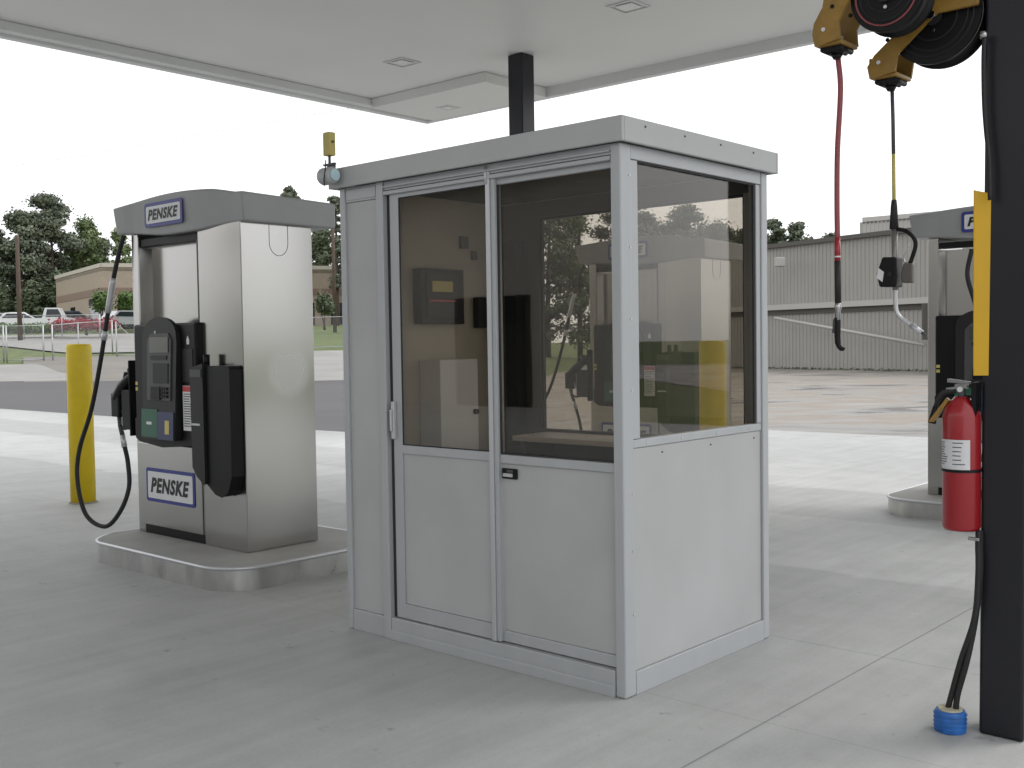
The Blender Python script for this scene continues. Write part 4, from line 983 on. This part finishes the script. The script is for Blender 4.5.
b = MB(); b.tube(rel(oh, [P3(894.5, 228, hv), P3(895.5, 290, hv)]), [.0135, .012], mat('nozzle_steel', (.22, .215, .20), .4, metal=.6), 12); b.build('handle_tube', oh)
b = MB(); b.tube(rel(oh, cr_spline([P3(896, 229, hv), P3(906, 231, hv), P3(914, 238, hv), P3(915.5, 246, hv), P3(912, 258, hv), P3(909, 266, hv)], 6)), .0085, m_black, 10); b.tube(rel(oh, cr_spline([P3(909, 243, hv), P3(904, 256, hv), P3(905, 262, hv), P3(910, 262, hv), P3(913, 250, hv)], 5)), .0035, m_chrome, 6); b.build('trigger_guard', oh)
# meter: box body built round the tube
def pbox(par, name, px0, px1, py0, py1, v0, v1, m, bev=.004, cut=0):
    pts = [(px0 + cut, py0), (px1, py0), (px1, py1), (px0 + cut * .5, py1), (px0, (py0 + py1) / 2 + 2)]
    b = MB(); f0 = [P3(x, y, v0) - par.location for x, y in pts]; dd = BV * (v1 - v0); n = len(pts)
    b.add(f0 + [p + dd for p in f0], [tuple(range(n)), tuple(range(n, 2 * n))] + [(i, (i + 1) % n, n + (i + 1) % n, n + i) for i in range(n)], m)
    return b.build(name, par, bev)
mt = pbox(oh, 'meter_body', 876, 896, 257, 287, hv - .035, hv + .035, m_black, .006, 6)
b = MB(); f0 = [P3(x, y, hv - .037) - oh.location for x, y in ((878.5, 268), (884, 272), (882.5, 282), (877, 278))]; b.add(f0 + [p - BV * .003 for p in f0], [(0, 1, 2, 3), (7, 6, 5, 4), (0, 1, 5, 4), (1, 2, 6, 5), (2, 3, 7, 6), (3, 0, 4, 7)], m_signwhite); b.build('meter_label', mt)
b = MB(); c_ = P3(890, 274, hv - .036) - oh.location; b.tube([c_, c_ - BV * .004], .009, m_grey, 14); b.build('meter_button', mt)
pbox(oh, 'valve_body', 900, 912, 263, 283, hv - .016, hv + .016, mat('valve_brown', (.10, .085, .075), .45), .006, 3)
b = MB(); b.tube(rel(oh, cr_spline([P3(895.5, 288, hv), P3(895.5, 300, hv), P3(896.5, 311, hv), P3(901, 318, hv), P3(911, 325, hv), P3(921, 332, hv)], 5)), .0085, m_alub, 10)
b.tube(rel(oh, [P3(911, 325, hv), P3(922, 333, hv)]), .0115, m_alub, 10); b.tube(rel(oh, [P3(922, 333, hv), P3(927, 336, hv)]), .006, m_mid, 8); b.build('spout', oh)

# yellow folded sign on the column's left face
sg = empty('extinguisher_sign', uv(1.245, .52, 1.36), TH); tag(sg, 'tall yellow folded sign standing out from the black column', 'sign')
b = MB(); b.prism([(0, 0), (.06, .03), (.06, .034), (0, .10), (-.004, .10), (-.004, 0)], lambda x, y: (x, y, 0), lambda x, y: (x, y, .69 - x * .3), m_sign_yel); b.build('panel', sg, .0015)
# fire extinguisher
eu, ev = 1.196, .53
fe = empty('fire_extinguisher', uv(eu, ev, .775), TH); tag(fe, 'red fire extinguisher with a white label, hung on the black column', 'fire extinguisher')
r = .0685; b = MB(); b.tube([(0, 0, 0), (0, 0, .012), (0, 0, .43), (0, 0, .465), (0, 0, .49), (0, 0, .505)], [r * .92, r, r, r * .86, r * .55, .024], m_red, 32); cyl = b.build('cylinder', fe)
b = MB(); ang = [R(a) for a in range(150, 321, 10)]
def shell(z0, z1, rr, m, nm, a0=190, a1=330):
    b = MB(); an = [R(a) for a in range(a0, a1 + 1, 7)]; vs = [(rr * math.cos(a), rr * math.sin(a), z) for z in (z0, z1) for a in an] ; n = len(an)
    b.add(vs, [(i, i + 1, n + i + 1, n + i) for i in range(n - 1)], m, True); return b.build(nm, cyl)
lb_ = shell(.225, .345, r + .0015, mat('extinguisher_label', (.62, .62, .64), .4), 'label', 188, 318)
b = MB(); rr = random.Random(4)
for col, (a0, a1) in enumerate(((200, 246), (262, 300))):
    z = .335
    while z > .245:
        e_ = a0 + (a1 - a0) * rr.uniform(.6, 1); an = [R(a0 + (e_ - a0) * k / 5) for k in range(6)]
        vs = [((r + .002) * math.cos(a), (r + .002) * math.sin(a), zz) for zz in (z - .0035, z) for a in an]
        b.add(vs, [(i, i + 1, 6 + i + 1, 6 + i) for i in range(5)], m_mid, True); z -= .009 if col == 0 else .016
b.build('label_print', lb_)
shell(.222, .233, r + .003, m_black, 'strap', 0, 357)
b = MB(); b.tube([(0, 0, .50), (0, 0, .54)], .016, m_mid, 12); b.box(-.022, .022, -.012, .012, .535, .552, m_chrome); b.prism([(-.05, .558), (.03, .553), (.03, .562), (-.05, .572)], lambda x, z: (x, -.012, z), lambda x, z: (x, .012, z), m_chrome); b.prism([(-.055, .528), (.0, .535), (.0, .545), (-.055, .537)], lambda x, z: (x, -.01, z), lambda x, z: (x, .01, z), m_chrome); b.build('valve_head', fe, .002)
b = MB(); b.tube([(0, -.012, .532), (0, -.022, .532)], .010, m_signwhite, 14); b.build('gauge', fe)
b = MB(); b.tube(cr_spline([(-.02, 0, .525), (-.06, -.01, .52), (-.085, -.01, .49), (-.098, .0, .46)], 5), .009, m_blackm, 8); b.tube([(-.098, 0, .465), (-.112, 0, .40)], [.010, .016], m_black, 10); b.build('discharge_hose', fe)
b = MB(); b.prism([(-.12, .405), (-.05, .50), (-.04, .49), (-.10, .405)], lambda x, z: (x, -.02, z), lambda x, z: (x, .0, z), m_must); b.build('pull_tag', fe)
b = MB(); b.box(.045, .062, -.03, .03, .40, .56, m_must if False else m_black); b.box(.0, .055, -.006, .006, .50, .512, m_black); b.build('wall_bracket', fe)

# cables on the column, strap, blue stub
cbv = .50
cb2 = empty('power_cable', uv(1.25, cbv, .04)); tag(cb2, 'pair of black cables running down the column into the blue floor stub', 'cable')
def Q(u_, v_, z): return uv(u_, v_, z) - cb2.location
for dx in (0, .022):
    b = MB(); b.tube(cr_spline([Q(1.262, cbv + dx + .02, .775), Q(1.264, cbv + dx + .01, .72), Q(1.268, cbv + dx * .9, .62), Q(1.255, cbv + dx * .5, .45), Q(1.205 + dx, cbv, .28), Q(1.170 + dx, cbv, .14), Q(1.150 + dx * 1.6, cbv, .06)], 8), .011, m_blackm, 10); b.build('cable', cb2)
lp = empty('loop_cable', P3(985, 38, .50)); tag(lp, 'thin black cable looping beside the top of the right hand column', 'cable')
b = MB(); b.tube(rel(lp, cr_spline([P3(984.5, 36, .5), P3(983.5, 60, .5), P3(984, 100, .5), P3(986, 130, .5), P3(989, 160, .5), P3(990, 200, .5)], 6)), .0085, m_blackm, 8); b.build('cable', lp)
b = MB(); b.tube(rel(lp, [P3(983, 32, .5), P3(984, 38, .5)]), .014, m_chrome, 10); b.build('fitting', lp)
st = MB(); st.box(-.03, .012, -.008, .008, 0, .012, m_chrome); o = st.build('cable_clamp', None, .002); o.location = uv(1.268, .482, .745); o.rotation_euler = (0, 0, TH); tag(o, 'small galvanised clamp holding the cables to the column below the extinguisher', 'clamp')
sb = empty('conduit_stub', uv(1.165, .50, 0), TH); tag(sb, 'blue taped conduit stub in the floor beside the black column', 'conduit')
b = MB(); b.tube([(0, 0, 0), (0, 0, .004), (0, 0, .075), (0, 0, .082)], [.056, .058, .056, .052], m_blue, 24)
for z in (.018, .034, .05, .066): b.tube([(.0585 * math.cos(R(a)), .0585 * math.sin(R(a)), z) for a in range(0, 361, 15)], .0028, m_blue, 6, False)
b.build('blue_wrap', sb)
b = MB(); b.tube([(0, 0, .06), (0, 0, .089)], .044, mat('putty', (.45, .42, .3), .8, var=.2, vscale=30), 20); b.build('sealant', sb)
